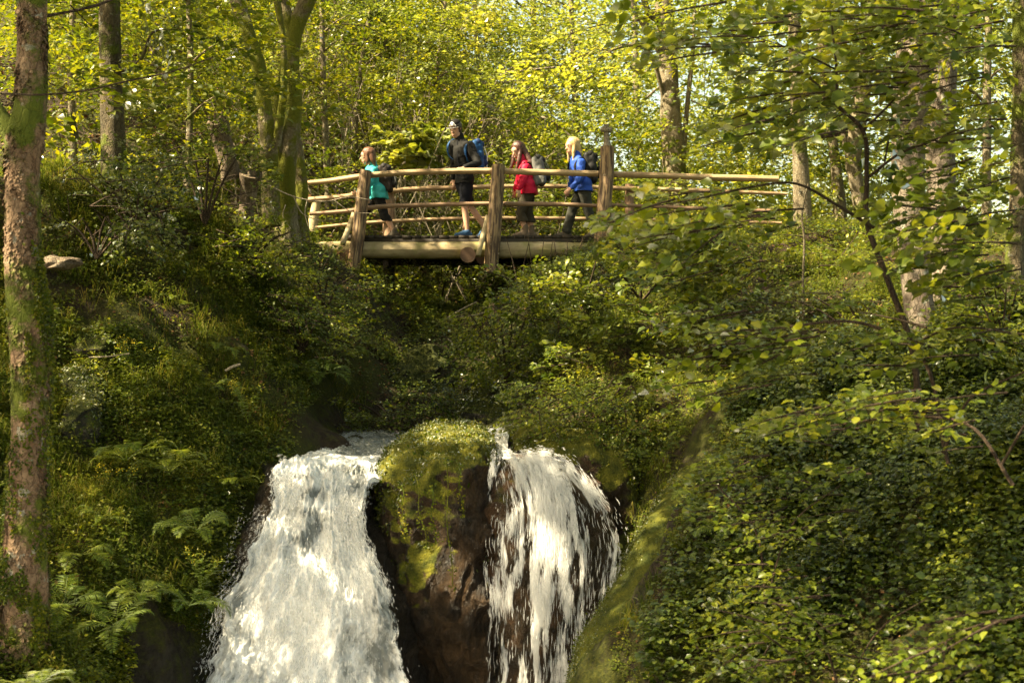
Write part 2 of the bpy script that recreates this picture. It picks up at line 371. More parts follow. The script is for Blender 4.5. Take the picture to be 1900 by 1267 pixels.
def water_mat(name, su, sv, white=(.92, .91, .88), dark=(.035, .032, .022), clear=.5):
    """stream water: clear wet film where thin, white foam where it breaks (foam amount is stored per vertex)"""
    m, nt, out = mat(name)
    uv = N(nt, 'ShaderNodeUVMap').outputs[0]
    at = N(nt, 'ShaderNodeAttribute'); at.attribute_name = 'foam'
    a = noise(nt, 1., 5, uv, .6, (su, sv, 1)); b = noise(nt, 1., 5, uv, .65, (su*3.4, sv*2.8, 1))
    n_ = math_n(nt, 'ADD', math_n(nt, 'MULTIPLY', a, .5), math_n(nt, 'MULTIPLY', b, .5))
    f = math_n(nt, 'ADD', math_n(nt, 'MULTIPLY', math_n(nt, 'SUBTRACT', n_, .5), 2.8), at.outputs['Fac'])
    k = ramp(nt, f, [(.12, 0), (.42, .5), (.85, 1)])
    bp = bump(nt, math_n(nt, 'ADD', a, math_n(nt, 'MULTIPLY', b, .6)), .9, .06)
    w1 = N(nt, 'ShaderNodeBsdfPrincipled'); w1.inputs['Base Color'].default_value = c4(dark); w1.inputs['Roughness'].default_value = .2; w1.inputs['IOR'].default_value = 1.45
    tr = N(nt, 'ShaderNodeBsdfTransparent'); tr.inputs[0].default_value = (.8, .78, .72, 1)
    gl = N(nt, 'ShaderNodeMixShader'); gl.inputs[0].default_value = 1-clear
    nt.links.new(bp, w1.inputs['Normal']); nt.links.new(tr.outputs[0], gl.inputs[1]); nt.links.new(w1.outputs[0], gl.inputs[2])
    d = N(nt, 'ShaderNodeBsdfPrincipled'); d.inputs['Base Color'].default_value = c4(white); d.inputs['Roughness'].default_value = .45
    nt.links.new(bp, d.inputs['Normal'])
    mx = N(nt, 'ShaderNodeMixShader'); nt.links.new(k, mx.inputs[0]); nt.links.new(gl.outputs[0], mx.inputs[1]); nt.links.new(d.outputs[0], mx.inputs[2])
    ea = N(nt, 'ShaderNodeAttribute'); ea.attribute_name = 'edge'
    al = ramp(nt, math_n(nt, 'ADD', math_n(nt, 'MULTIPLY', math_n(nt, 'SUBTRACT', n_, .5), 2.2), ea.outputs['Fac']), [(.40, 0), (.55, 1)])
    t2 = N(nt, 'ShaderNodeBsdfTransparent'); m3 = N(nt, 'ShaderNodeMixShader'); nt.links.new(al, m3.inputs[0]); nt.links.new(t2.outputs[0], m3.inputs[1]); nt.links.new(mx.outputs[0], m3.inputs[2])
    nt.links.new(m3.outputs[0], out.inputs[0]); return m
M['water_l'] = water_mat('water_l', 9, 4, dark=(.20, .21, .20), clear=.0)
M['water_r'] = water_mat('water_r', 26, 3.0, clear=.75)
M['water_s'] = water_mat('water_s', 8, 5, clear=.3)
def cloth(name, c, rough=.8, sc_=60):
    m, nt, out = mat(name)
    col = mixc(nt, noise(nt, 9, 4), tuple(x*.8 for x in c), tuple(min(1, x*1.15) for x in c))
    h = math_n(nt, 'ADD', noise(nt, 7, 2), math_n(nt, 'MULTIPLY', noise(nt, sc_, 2), .05))
    princ(nt, out, col, rough, bump(nt, h, .45, .03), .2); return m
def skin(name, c):
    m, nt, out = mat(name)
    col = mixc(nt, noise(nt, 14, 3), tuple(x*.92 for x in c), c)
    p = princ(nt, out, col, .5, None, .35); p.inputs['Subsurface Weight'].default_value = .1; p.inputs['Subsurface Radius'].default_value = (.01, .004, .002); return m
def hairm(name, c0, c1):
    m, nt, out = mat(name)
    h = noise(nt, 1., 5, N(nt, 'ShaderNodeTexCoord').outputs['Object'], .6, (120, 120, 14))
    princ(nt, out, mixc(nt, ramp(nt, h, [(.35, 0), (.65, 1)]), c0, c1), .42, bump(nt, h, .9, .006), .5); return m

# ------------------------------------------------------------------ the ground: one sheet to the horizon
ctl = []
def C(px, py, Y): p = P(px, py, Y); ctl.append((p[0], p[1], p[2]))
def W(x, y, z): ctl.append((x, y, z))
# left bank
for a in [(60,1300,10.5),(300,1300,11.4),(-200,1330,9.3),(60,1120,11.9),(250,1060,12.7),(-200,1000,11.6),(100,850,13.6),(300,850,14.4),(-200,800,13),
          (100,700,14.8),(300,700,15.4),(100,560,15.8),(300,560,16.6),(-200,640,14.6),(100,480,16.0),(250,470,16.9),(100,395,16.5),(300,405,17.6),(-200,380,15.6),
          (315,1150,12.6),(240,1330,11.9),(375,980,13.6),(435,880,14.6),(500,760,16.0),(500,620,17.4),(500,500,19.0),(430,430,18.6),(540,860,15.6),(590,760,18.0),
          (600,640,18.6),(600,540,20.0),(600,455,21.2),(640,700,18.9),(650,800,18.7),(685,660,19.4),(675,540,21.0),(680,500,22.6)]: C(*a)
# gully wall behind the pool and under the bridge
for a in [(740,780,18.9),(750,720,19.8),(765,660,21.0),(800,610,23.0),(880,780,18.8),(880,720,19.6),(880,640,21.3),(830,580,25),(965,760,18.3),(985,660,19.0),(930,690,20.2),(965,540,20.0),(955,500,22.6),
          (1000,830,16.6),(1010,700,17.9),(1100,840,15.8),(1100,740,16.8),(1080,620,18.2),(1090,520,19.6),(1130,450,21.2),(1190,860,15.2),(1200,740,16.4),(1240,620,18.0),(1250,500,19.8),(1260,440,21.6),
          (1190,960,14.4),(1180,1100,13.9)]: C(*a)
# near mossy ridge on the right and the slope behind it
for a in [(1345,760,14.6),(1300,850,13.8),(1240,960,13.1),(1180,1080,12.5),(1110,1190,12.0),(1068,1290,11.6),(1400,850,13.2),(1300,1050,12.0),(1230,1267,11.0),(1500,780,13.6),(1500,950,12.0),
          (1500,1150,10.6),(1550,1290,9.9),(1750,780,12.3),(1750,950,10.9),(1750,1150,9.6),(1900,1290,8.6),(1950,900,10.2),(2050,1100,8.6),(2150,800,10.6),(1900,720,12.4),
          (1480,700,14.8),(1480,620,16.6),(1480,540,18.4),(1480,460,20.4),(1700,660,14.4),(1720,600,15.6),(1700,520,17.4),(1700,445,19.8),(1900,600,14.6),(1900,500,17.2),(1900,430,19.6),(2150,560,14),(2150,440,18),
          (1370,640,16.9),(1370,540,18.8),(1370,455,21)]: C(*a)
# stream bed
for y in (6., 8., 10., 11.3, 12.2): 
    for x in (-2.4, -1.2, 0.): W(x, y, -4.7)
W(.45, 10.4, -4.3); W(.2, 8, -4.); W(1.0, 12.9, -3.3); W(.8, 12.2, -3.6)
for a in [(-2.1, 12.9, -4.4), (-1.0, 12.9, -4.6), (.3, 13.0, -4.5), (-1.9, 14.3, -2.0), (-.5, 14.0, -2.2), (.5, 14.1, -2.0), (-1.8, 15.2, -1.6), (-.6, 15.2, -1.6), (.1, 15.4, -1.5),
          (-1.9, 16.8, -1.45), (-1.0, 16.8, -1.4), (-2.1, 18.2, -1.35), (-1.3, 18.3, -1.35), (-.2, 16.6, -1.25), (-.25, 18., -1.2)]: W(*a)
W(-3.0, 8, -3.9); W(-3.6, 6, -3.6); W(2.2, 8., -3.2); W(3.6, 6, -2.6); W(-6, 6, -2.2)
# behind the bridge
for a in [(-2.6,23,1.35),(-4,23,1.55),(-7,22,1.8),(-.7,24.5,.3),(1.5,23.5,1.35),(3,24,1.55),(6,24,1.6),(9,22,1.8),(-10,19,1.6),
          (-1.5,27,.8),(0,28,.8),(2,27,1.2),(-4,27,2.5),(-8,27,3.4),(-12,24,3.2),(-4,32,5.),(-8,33,6.5),(-14,32,7.),(0,31,2.6),(3,31,1.9),(7,30,1.7),(12,28,1.9),
          (-4,42,9.),(-10,44,11.5),(-18,42,12.5),(1,40,5.),(5,40,2.6),(10,40,2.),(17,38,2.2),(-6,60,14.),(-20,60,17.),(2,58,9.),(8,58,3.),(20,56,2.4),(-14,10,-1.),(-14,16,1.4),(-25,14,2.),(-25,30,6),
          (12,10,-1.2),(12,16,.8),(24,14,.5),(24,30,2),(-6,0,-3.4),(0,0,-3.9),(6,0,-3.),(-20,-10,-3),(20,-10,-3),(0,-20,-4),(0,100,16),(-60,100,22),(60,100,4),(-90,0,2),(90,0,0),(0,-90,-4),(40,60,2.4)]: W(*a)
ctl = np.array(ctl)
_D = np.linalg.norm(ctl[:, None, :2]-ctl[None, :, :2], axis=2)
_A = np.block([[_D + np.eye(len(ctl))*-.02, np.ones((len(ctl), 1))], [np.ones((1, len(ctl))), np.zeros((1, 1))]])
_w = np.linalg.solve(_A, np.concatenate([ctl[:, 2], [0]]))
gx = np.unique(np.concatenate([np.linspace(-400, -40, 13), np.linspace(-40, -11, 25), np.arange(-11, 11, .075), np.linspace(11, 40, 25), np.linspace(40, 400, 13)]))
gy = np.unique(np.concatenate([np.linspace(-300, -20, 10), np.linspace(-20, 6, 20), np.arange(6, 27, .075), np.arange(27, 60, .5), np.linspace(60, 900, 26)]))
GX, GY = np.meshgrid(gx, gy)
GZ = np.empty_like(GX)
for r in range(len(gy)):
    d = np.sqrt((GX[r][:, None]-ctl[None, :, 0])**2+(GY[r][:, None]-ctl[None, :, 1])**2)
    GZ[r] = d@_w[:-1]+_w[-1]
far = np.clip((np.hypot(GX, GY-20)-60)/60, 0, 1)
GZ = GZ*(1-far)+far*4
amp = np.where(GY > 21.5, .25, 1.)*np.where(far > 0, 0, 1)
GZ += amp*(.42*fbm(GX*.8, GY*.8, 0, 1, 3)+.22*fbm(GX*2.6, GY*2.6, 0, 2, 4))
# crumbling ledges on the steep parts
GZ += amp*.07*np.abs(vn(GX*5, GY*5, GZ*3, 8))
dzdy, dzdx = np.gradient(GZ, gy, gx)
def gz(x, y, A=None):
    A = GZ if A is None else A
    x = np.asarray(x, float); y = np.asarray(y, float)
    i = np.clip(np.searchsorted(gx, x)-1, 0, len(gx)-2); j = np.clip(np.searchsorted(gy, y)-1, 0, len(gy)-2)
    fx = (x-gx[i])/(gx[i+1]-gx[i]); fy = (y-gy[j])/(gy[j+1]-gy[j])
    return A[j, i]*(1-fx)*(1-fy)+A[j, i+1]*fx*(1-fy)+A[j+1, i]*(1-fx)*fy+A[j+1, i+1]*fx*fy
def gn(x, y): return nrmz(np.stack([-gz(x, y, dzdx), -gz(x, y, dzdy), np.ones_like(np.asarray(x, float))], -1))
g = Geo(); nx, ny = len(gx), len(gy)
i, j = np.meshgrid(np.arange(ny-1), np.arange(nx-1), indexing='ij')
g.add(np.stack([GX, GY, GZ], -1).reshape(-1, 3), np.stack([i*nx+j, i*nx+j+1, (i+1)*nx+j+1, (i+1)*nx+j], -1).reshape(-1, 4))
tag(g.build('ground', M['ground']), kind='structure')

# ------------------------------------------------------------------ rocks (solid bodies with their own depth)
def rowrock(name, label, cat, rows, depth, m, amp=.12, nz=64, na=96, seed=0, strata=.0, power=2.3, ledge=.0):
    rows = np.array(rows, float); t = np.linspace(0, 1, nz)
    tt = np.linspace(0, 1, len(rows))
    q = np.stack([np.interp(t, np.concatenate([[0], np.cumsum(np.diff(rows[:, 0]))/(rows[-1, 0]-rows[0, 0])]), rows[:, k]) for k in range(4)], -1)
    for _ in range(2): q[1:-1] = (q[:-2]+q[1:-1]*2+q[2:])/4
    z = (633.5-q[:, 0])/F*q[:, 3]; xl = (q[:, 1]-950)/F*q[:, 3]; xr = (q[:, 2]-950)/F*q[:, 3]
    cx = (xl+xr)/2; hw = (xr-xl)/2; D = np.minimum(depth, hw*1.3+.1)
    a = np.linspace(0, 2*np.pi, na+1)[:-1]
    ca, sa = np.cos(a), np.sin(a)
    ex = np.sign(ca)*np.abs(ca)**(2/power); ey = np.sign(sa)*np.abs(sa)**(2/power)
    V = np.stack([cx[:, None]+hw[:, None]*ex, q[:, 3][:, None]+D[:, None]-D[:, None]*ey, np.broadcast_to(z[:, None], (nz, na))], -1)
    nrm = nrmz(np.stack([np.broadcast_to(ca, (nz, na)), -np.broadcast_to(sa, (nz, na)), np.full((nz, na), .25)], -1))
    nn = fbm(V[..., 0]*2, V[..., 1]*2, V[..., 2]*1.6, seed+5, 5)
    if strata:
        s = V[..., 0]*3.2*.8+V[..., 2]*3.2*-.45+.6*fbm(V[..., 0]*1.5, V[..., 1]*1.5, V[..., 2]*1.5, seed, 3)
        nn = nn+strata*(np.abs((s % 1)-.35)*2-.5)
    if ledge:
        q_ = fbm(V[..., 0]*1.4+V[..., 2]*.9, V[..., 1]*1.2, V[..., 2]*1.1-V[..., 0]*.5, seed+77, 4)*5; nn = nn*.7+ledge*((np.floor(q_)+np.clip((q_-np.floor(q_))*4, 0, 1))/5*2.4)+.25*fbm(V[..., 0]*9, V[..., 1]*9, V[..., 2]*9, seed+7, 3)
    edge = np.clip(np.minimum(t*14, 1), 0, 1)[:, None]
    V = V+nrm*(amp*nn*edge)[..., None]
    g = Geo(); i, j = np.meshgrid(np.arange(nz-1), np.arange(na), indexing='ij'); j2 = (j+1) % na
    VV = np.concatenate([V.reshape(-1, 3), V[0].mean(0)[None]+[0, 0, .02], V[-1].mean(0)[None]])
    f = np.stack([i*na+j, (i+1)*na+j, (i+1)*na+j2, i*na+j2], -1).reshape(-1, 4)
    k = np.arange(na); top = np.stack([k, (k+1) % na, np.full(na, nz*na)], -1); bot = np.stack([(nz-1)*na+(k+1) % na, (nz-1)*na+k, np.full(na, nz*na+1)], -1)
    g.add(VV, [f, top, bot]); o = g.build(name, m)
    tag(o, label, cat)
    return o, V, nrm
boulder, BV, BN = rowrock('boulder', 'mossy boulder standing between the two waterfalls, its rounded top carpeted in yellow green moss', 'rock',
    [(787,808,862,15.0),(792,784,890,14.8),(803,764,906,14.5),(820,742,918,14.3),(845,712,932,14.1),(870,692,936,13.95),(905,684,930,13.8),(950,688,925,13.65),(1000,700,920,13.5),(1060,722,915,13.4),(1130,738,925,13.3),(1200,742,935,13.25),(1310,745,940,13.2),(1420,745,940,13.2)],
    .9, M['rock_moss'], .16, seed=3, strata=.25, nz=130, na=180, ledge=.8)
fallrock, _, _ = rowrock('waterfall_rock', 'dark reddish brown rock dome under the right hand waterfall', 'rock',
    [(850,925,985,14.6),(862,915,1060,14.3),(880,905,1090,14.1),(910,880,1115,13.9),(960,850,1135,13.75),(1020,832,1148,13.6),(1080,825,1155,13.5),(1160,815,1158,13.4),(1240,815,1158,13.35),(1320,820,1158,13.3)],
    1.0, M['rock_brown'], .14, seed=9, strata=.35, nz=110, na=150, ledge=.5)
rowrock('wet_rock', 'black wet rock slope along the left edge of the white waterfall', 'rock',
    [(862,478,520,15.0),(872,474,560,14.8),(890,468,690,14.4),(940,450,720,14.0),(1000,425,740,13.65),(1060,398,760,13.4),(1130,368,775,13.2),(1200,342,780,13.0),(1320,310,790,12.8)],
    .9, M['rock_wet'], .13, seed=14, strata=.3, nz=110, na=150, ledge=.7)
rowrock('dark_stone', 'smooth dark stone at the pool edge left of the white water lip', 'rock',
    [(803,550,580,16.6),(812,543,596,16.4),(830,541,602,16.2),(862,540,606,16.0),(900,535,610,16.)], .35, M['rock_wet'], .05, seed=21, nz=30, na=40)
rowrock('crest_rock', 'mossy overhanging rock above the crest of the right waterfall', 'rock',
    [(788,1000,1080,15.6),(800,970,1130,15.2),(820,950,1160,14.9),(845,945,1180,14.75),(870,1010,1185,14.7),(900,1080,1190,14.6),(960,1120,1195,14.5),(1060,1150,1200,14.5),(1150,1150,1210,14.5)], .7, M['rock_moss'], .14, seed=30, strata=.3)
rowrock('gully_crag', 'grey slanting crag with pale lichen streaks in the dark gully below the bridge', 'rock',
    [(640,775,810,19.9),(665,745,830,19.7),(690,728,842,19.5),(730,735,838,19.1),(780,750,830,18.9),(840,750,830,18.8)], .6, M['rock_grey'], .2, seed=41, strata=.5, ledge=.7, nz=90)
rowrock('gully_slab', 'dark mossy slab right of the lichen streaked crag in the gully', 'rock',
    [(705,870,930,19.0),(720,850,945,18.8),(740,842,958,18.5),(770,850,965,18.2),(830,860,965,18.0)], .6, M['rock_grey'], .2, seed=47, strata=.4, ledge=.7, nz=90)
rowrock('bank_outcrop', 'pale slate outcrop jutting from the left bank beside the big trunk', 'rock',
    [(612,178,205,15.6),(625,120,240,15.3),(650,110,235,15.1),(665,118,215,15.2)], .3, M['rock_grey'], .1, seed=53, nz=30, strata=.8)
rowrock('bank_boulder', 'mossy brown boulder on the left bank right of the big trunk', 'rock',
    [(680,118,150,14.75),(705,104,166,14.5),(750,100,170,14.25),(800,100,165,14.0),(840,105,155,14.0)], .4, M['rock_grey'], .2, seed=57, strata=.2, nz=90)
rowrock('sunlit_rock', 'pale rock caught by the sun just right of the big left trunk', 'rock',
    [(474,86,98,15.0),(479,82,122,14.8),(488,80,128,14.75),(498,80,110,14.7)], .25, M['stump'], .12, seed=61, nz=50, na=80, strata=.6, ledge=1.)
rowrock('flat_stone', 'small pale stone lying low on the left bank at the lower edge', 'rock',
    [(1205,80,92,11.3),(1215,76,96,11.25),(1226,75,98,11.25)], .07, M['deadwood'], .02, seed=63, nz=14, na=24)
rowrock('ridge_slab', 'long mossy rock slab with a bare grey edge right of the waterfalls', 'rock',
    [(770,1325,1365,15.1),(800,1312,1372,14.8),(850,1288,1370,14.3),(900,1258,1360,13.8),(960,1222,1345,13.35),(1020,1192,1320,12.95),(1080,1168,1300,12.6),(1140,1132,1280,12.25),(1200,1098,1255,11.95),(1260,1066,1230,11.7),(1330,1040,1210,11.5)],
    .8, rock_mat('slab_moss', (.10, .085, .055), (.22, .20, .15), .6, 1.3, .42, .5, False, ((.05, .065, .005), (.14, .14, .01))), .10, seed=71, strata=.25, power=2.0)

# ------------------------------------------------------------------ running water
def sheet(g, rows, nu, nv, mi, seed, rel=.05, dome=.0, uo=0., jag=.0):
    rows = np.array(rows, float); v = np.linspace(0, 1, nv)
    pt = np.stack([(rows[:, 0]*0+(633.5-rows[:, 0])/F*rows[:, 3]), rows[:, 3], (rows[:, 1]-950)/F*rows[:, 3], (rows[:, 2]-950)/F*rows[:, 3]], -1)
    d = np.concatenate([[0], np.cumsum(np.hypot(np.diff(pt[:, 0]), np.diff(pt[:, 1])))]); L = d[-1]
    q = np.stack([np.interp(v*L, d, pt[:, k]) for k in range(4)], -1)
    for _ in range(4): q[1:-1] = (q[:-2]+q[1:-1]*2+q[2:])/4
    def at(u, vv):
        k = vv*(nv-1); z, y, xl, xr = [np.interp(k, np.arange(nv), q[:, c]) for c in range(4)]
        dk = .5; dz = np.interp(k+dk, np.arange(nv), q[:, 0])-np.interp(k-dk, np.arange(nv), q[:, 0]); dy = np.interp(k+dk, np.arange(nv), q[:, 1])-np.interp(k-dk, np.arange(nv), q[:, 1])
        nl = np.hypot(dz, dy)+1e-6
        jt = jag*(fbm(vv*L*1.3, np.sign(u-.5)*3, 0, seed, 3)+.4*fbm(vv*L*6, np.sign(u-.5)*3, 0, seed+2, 3))*np.sign(u-.5); x = xl+(xr-xl)*u+jt*np.abs(2*u-1)**2*np.clip(vv*3, 0, 1); 
        n = np.stack([np.zeros_like(x)+(u-.5)*.5*(dome > 0), dz/nl, -dy/nl], -1); n = nrmz(n*np.sign(n[..., 2:3]*.6-n[..., 1:2]+1e-9))
        p = np.stack([x, y-dome*(1-(2*u-1)**2), z], -1)
        return p, n, L*vv
    u = np.linspace(-uo, 1+uo, nu); U, Vv = np.meshgrid(u, v)
    p, n, s = at(U, Vv)
    Lx = (q[:, 3]-q[:, 2]).mean()
    h = rel*np.clip(.42+(s/L-.52)*6, .42, 1)*(fbm(U*Lx*6, s*2.2, 0, seed, 4)*1.6+.7*fbm(U*Lx*16, s*6, 0, seed+3, 3)+.35*fbm(U*Lx*42, s*13, 0, seed+9, 2))
    p = p+n*h[..., None]
    i, j = np.meshgrid(np.arange(nv-1), np.arange(nu-1), indexing='ij')
    g.add(p.reshape(-1, 3), np.stack([i*nu+j, (i+1)*nu+j, (i+1)*nu+j+1, i*nu+j+1], -1).reshape(-1, 4), mi, np.stack([U*Lx, s], -1).reshape(-1, 2))
    return at, L, Lx
def strands(g, at, L, Lx, n, vr, lr, wr, off, mi, seed, dens=None, wob=.02, ur=(0, 1)):
    u = rng.uniform(ur[0], ur[1], n*3); v = rng.uniform(vr[0], vr[1], n*3)
    if dens is not None: k = rng.random(n*3) < dens(u, v, v*L)
    else: k = np.ones(n*3, bool)
    u, v = u[k][:n], v[k][:n]; n = len(u)
    ln = rng.uniform(*lr, n)/L; wd = rng.uniform(wr[0], wr[1], n)**1; of = rng.random(n)**1.6*off
    K = 5; tt = np.linspace(0, 1, K); rings = []
    prof = np.array([.15, .8, 1., .75, .1])
    ph = rng.uniform(0, 100, n)
    for k in range(K):
        vv = np.clip(v+ln*(tt[k]), 0, 1); p, nn, s = at(u, vv)
        p = p+nn*(of+.01)[:, None]
        j = np.stack([vn(ph, tt[k]*2.3, u*9, seed), vn(ph, tt[k]*2.3+40, u*9, seed), np.zeros(n)], -1)*wob
        p = p+j; r = (wd*prof[k])[:, None]
        rings.append(np.stack([p+np.array([1, 0, 0])*r, p+nn*r*.7, p-np.array([1, 0, 0])*r, p-nn*r*.5], 1))
    R = np.stack(rings, 1)                      # n,K,4,3
    b = np.arange(n)[:, None, None]*K*4; fs = []
    for k in range(K-1):
        for c in range(4): fs.append(np.stack([b[:, 0, 0]+k*4+c, b[:, 0, 0]+k*4+(c+1) % 4, b[:, 0, 0]+(k+1)*4+(c+1) % 4, b[:, 0, 0]+(k+1)*4+c], -1))
    g.add(R.reshape(-1, 3), np.concatenate(fs), mi)
def set_foam(o, vals, edge=None):
    e_ = np.ones(len(o.data.vertices), np.float32)*2
    if edge is not None: e_[:len(edge)] = edge
    o.data.attributes.new('edge', 'FLOAT', 'POINT').data.foreach_set('value', e_)
    v = np.zeros(len(o.data.vertices), np.float32)+.5; v[:len(vals)] = vals
    at_ = o.data.attributes.new('foam', 'FLOAT', 'POINT'); at_.data.foreach_set('value', v)
ROWL = [(803,585,780,18.6),(815,588,778,17.3),(830,575,765,16.2),(845,545,748,15.2),(856,498,718,14.5),(872,498,704,14.15),(900,498,698,13.9),(950,486,692,13.6),(1000,470,704,13.3),(1050,450,724,13.1),(1100,428,744,12.95),(1150,408,752,12.85),(1200,388,752,12.78),(1267,358,760,12.7),(1340,330,785,12.6)]
def foam_l(x, y, z):
    """foam amount of the left fall by place: dark chop in the pool, grey tongues over hidden stones, torn edges"""
    px = 950+x/y*F; py = 633.5-z/y*F
    f = .72+.85*fbm(x*1.6, z*.8, y*.8, 61, 3)+.35*fbm(x*6, z*2.2, y*2, 63, 3)
    def spot(cx_, cy_, rx, ry, k, ang=0.):
        c, s_ = math.cos(ang), math.sin(ang); dx, dy = px-cx_, py-cy_; u_ = (dx*c+dy*s_)/rx; w_ = (-dx*s_+dy*c)/ry
        return k*np.exp(-(u_**2+w_**2))
    f = f-spot(690, 822, 85, 15, .75)+spot(612, 842, 30, 16, .5)+spot(670, 852, 70, 6, .6)-spot(672, 872, 48, 10, .9)-spot(655, 905, 26, 22, .45)-spot(570, 915, 60, 14, .6)-spot(560, 950, 56, 14, .6)-spot(578, 990, 56, 22, .95, -.7)-spot(560, 885, 30, 8, .4)
    f = f-spot(500, 950, 22, 60, .45)-spot(450, 1060, 20, 80, .45, .3)-spot(715, 1120, 30, 90, .35)+spot(640, 960, 40, 60, .3)+spot(520, 1060, 60, 120, .2)-spot(715, 1235, 40, 40, .35)
    return f+spot(660, 853, 95, 6, .5)+spot(605, 838, 26, 12, .5)-.32*np.clip((856-py+14*vn(px*.03, py*.05, 0, 6))/10, 0, 1)
g = Geo(); at, L, Lx = sheet(g, ROWL, 170, 620, 0, 3, .10, uo=.03, jag=.17); sh_ = g.V[0]
def thin(at, dens):
    def fn(u, v, s): p = at(u, v)[0]; return dens(p, u, v, s)
    return fn
stn = thin(at, lambda p, u, v, s: np.clip(foam_l(p[:, 0], p[:, 1], p[:, 2])*1.3-.45+.6*fbm(u*Lx*5, s*2., 0, 77, 3), .02, 1))
strands(g, at, L, Lx, 9000, (.64, .985), (.015, .06), (.0015, .0045), .12, 1, 5, stn, .003, (-.02, 1.02))
strands(g, at, L, Lx, 2600, (.68, .98), (.006, .03), (.0012, .0042), .18, 1, 6, thin(at, lambda p, u, v, s: np.clip(.25+.9*fbm(u*6, s*2, 0, 8, 3), 0, 1)*np.exp(-np.clip(np.abs(2*u-1)-1, 0, 1)*14)), .005, (-.10, 1.08))
strands(g, at, L, Lx, 2600, (.02, .58), (.008, .03), (.0015, .005), .05, 1, 7, lambda u, v, s: np.clip(.05+fbm(u*5, s*2, 0, 5, 3)*2.2, 0.0, 1), .03, (0, 1))
wl = g.build('waterfall', [M['water_l'], M['foam']]); ue = np.tile(np.linspace(-.03, 1.03, 170), 620); set_foam(wl, foam_l(sh_[:, 0], sh_[:, 1], sh_[:, 2]), np.clip(np.minimum(ue+.03, 1.03-ue)*9, 0, 2))
tag(wl, 'broad foaming white waterfall pouring down on the left of the mossy boulder', None, None, 'structure')
ROWR = [(846,922,985,14.5),(852,920,1030,14.2),(862,918,1062,13.95),(880,916,1088,13.75),(910,914,1112,13.6),(950,912,1133,13.45),(1000,908,1142,13.3),(1060,905,1147,13.2),(1120,904,1148,13.1),(1200,903,1146,13.0),(1330,900,1140,12.95)]
g = Geo(); at, L, Lx = sheet(g, ROWR, 170, 420, 0, 13, .05, .22, uo=.0, jag=.07); sh_ = g.V[0]
def foam_r(u, s):
    f = .27-.18*np.exp(-(s/.45)**2)+.8*fbm(u*7, s*.6, 0, 99, 3)+.95*fbm(u*24, s*3.0, 0, 98, 3)
    f = f+.42*np.exp(-((u-.42)/.16)**2-((s-1.15)/.6)**2)+.25*np.exp(-((u-.6)/.3)**2-((s-.7)/.5)**2)-.28*np.exp(-((u-.16)/.12)**2)*(s > .25)-.3*np.clip(s-1.9, 0, .8)*(u > .3)-.15*np.exp(-((u-.86)/.1)**2)
    return f
ur_ = (sh_.reshape(420, 170, 3)[..., 0]-sh_.reshape(420, 170, 3)[:, :1, 0])/(sh_.reshape(420, 170, 3)[:, -1:, 0]-sh_.reshape(420, 170, 3)[:, :1, 0])
fr_ = foam_r(ur_, np.linspace(0, L, 420)[:, None]*np.ones((1, 170)))
srn = lambda u, v, s: np.clip(foam_r(u, s)*2.6-.8+1.3*fbm(u*26, s*4.5, 0, 5, 2), .02, 1)
strands(g, at, L, Lx, 17000, (.05, .985), (.03, .14), (.0010, .0033), .11, 1, 15, srn, .006, (-.01, .985))
strands(g, at, L, Lx, 3500, (.05, .98), (.015, .06), (.0012, .004), .14, 1, 16, srn, .005, (0, 1.04))
wr = g.build('waterfall', [M['water_r'], M['foam']]); ue = np.tile(np.linspace(0, 1, 170), 420); ve = np.repeat(np.linspace(0, 1, 420), 170); set_foam(wr, fr_.ravel(), np.clip(np.minimum(np.minimum(ue, 1-ue)*9, ve*16+.1), 0, 2))
tag(wr, 'thin curtain waterfall fanning over the brown rock right of the boulder', None, None, 'structure')
g = Geo(); at, L, Lx = sheet(g, [(797,888,930,16.8),(805,893,945,16.3),(820,903,942,15.6),(836,918,942,15.0),(846,924,950,14.7),(852,924,985,14.45)], 30, 60, 0, 23, .05)
strands(g, at, L, Lx, 700, (.02, .95), (.02, .08), (.002, .006), .06, 1, 24, None, .01)
o = g.build('stream', [M['water_s'], M['foam']]); set_foam(o, np.full(1800, .72)); tag(o, 'narrow chute of white water behind the boulder', None, None, 'structure')
g = Geo(); at, L, Lx = sheet(g, [(940,450,500,13.95),(1000,428,482,13.65),(1060,404,462,13.35),(1130,378,445,13.05),(1200,354,410,12.9),(1280,335,380,12.7)], 30, 80, 0, 33, .04)
g2 = Geo()
strands(g2, at, L, Lx, 900, (.0, .9), (.008, .035), (.0015, .004), .05, 0, 34, lambda u, v, s: np.clip(u*1.2-.1+fbm(u*5, s*3, 0, 9, 3), 0, 1), .015)
tag(g2.build('spray', [M['foam']]), kind='stuff')
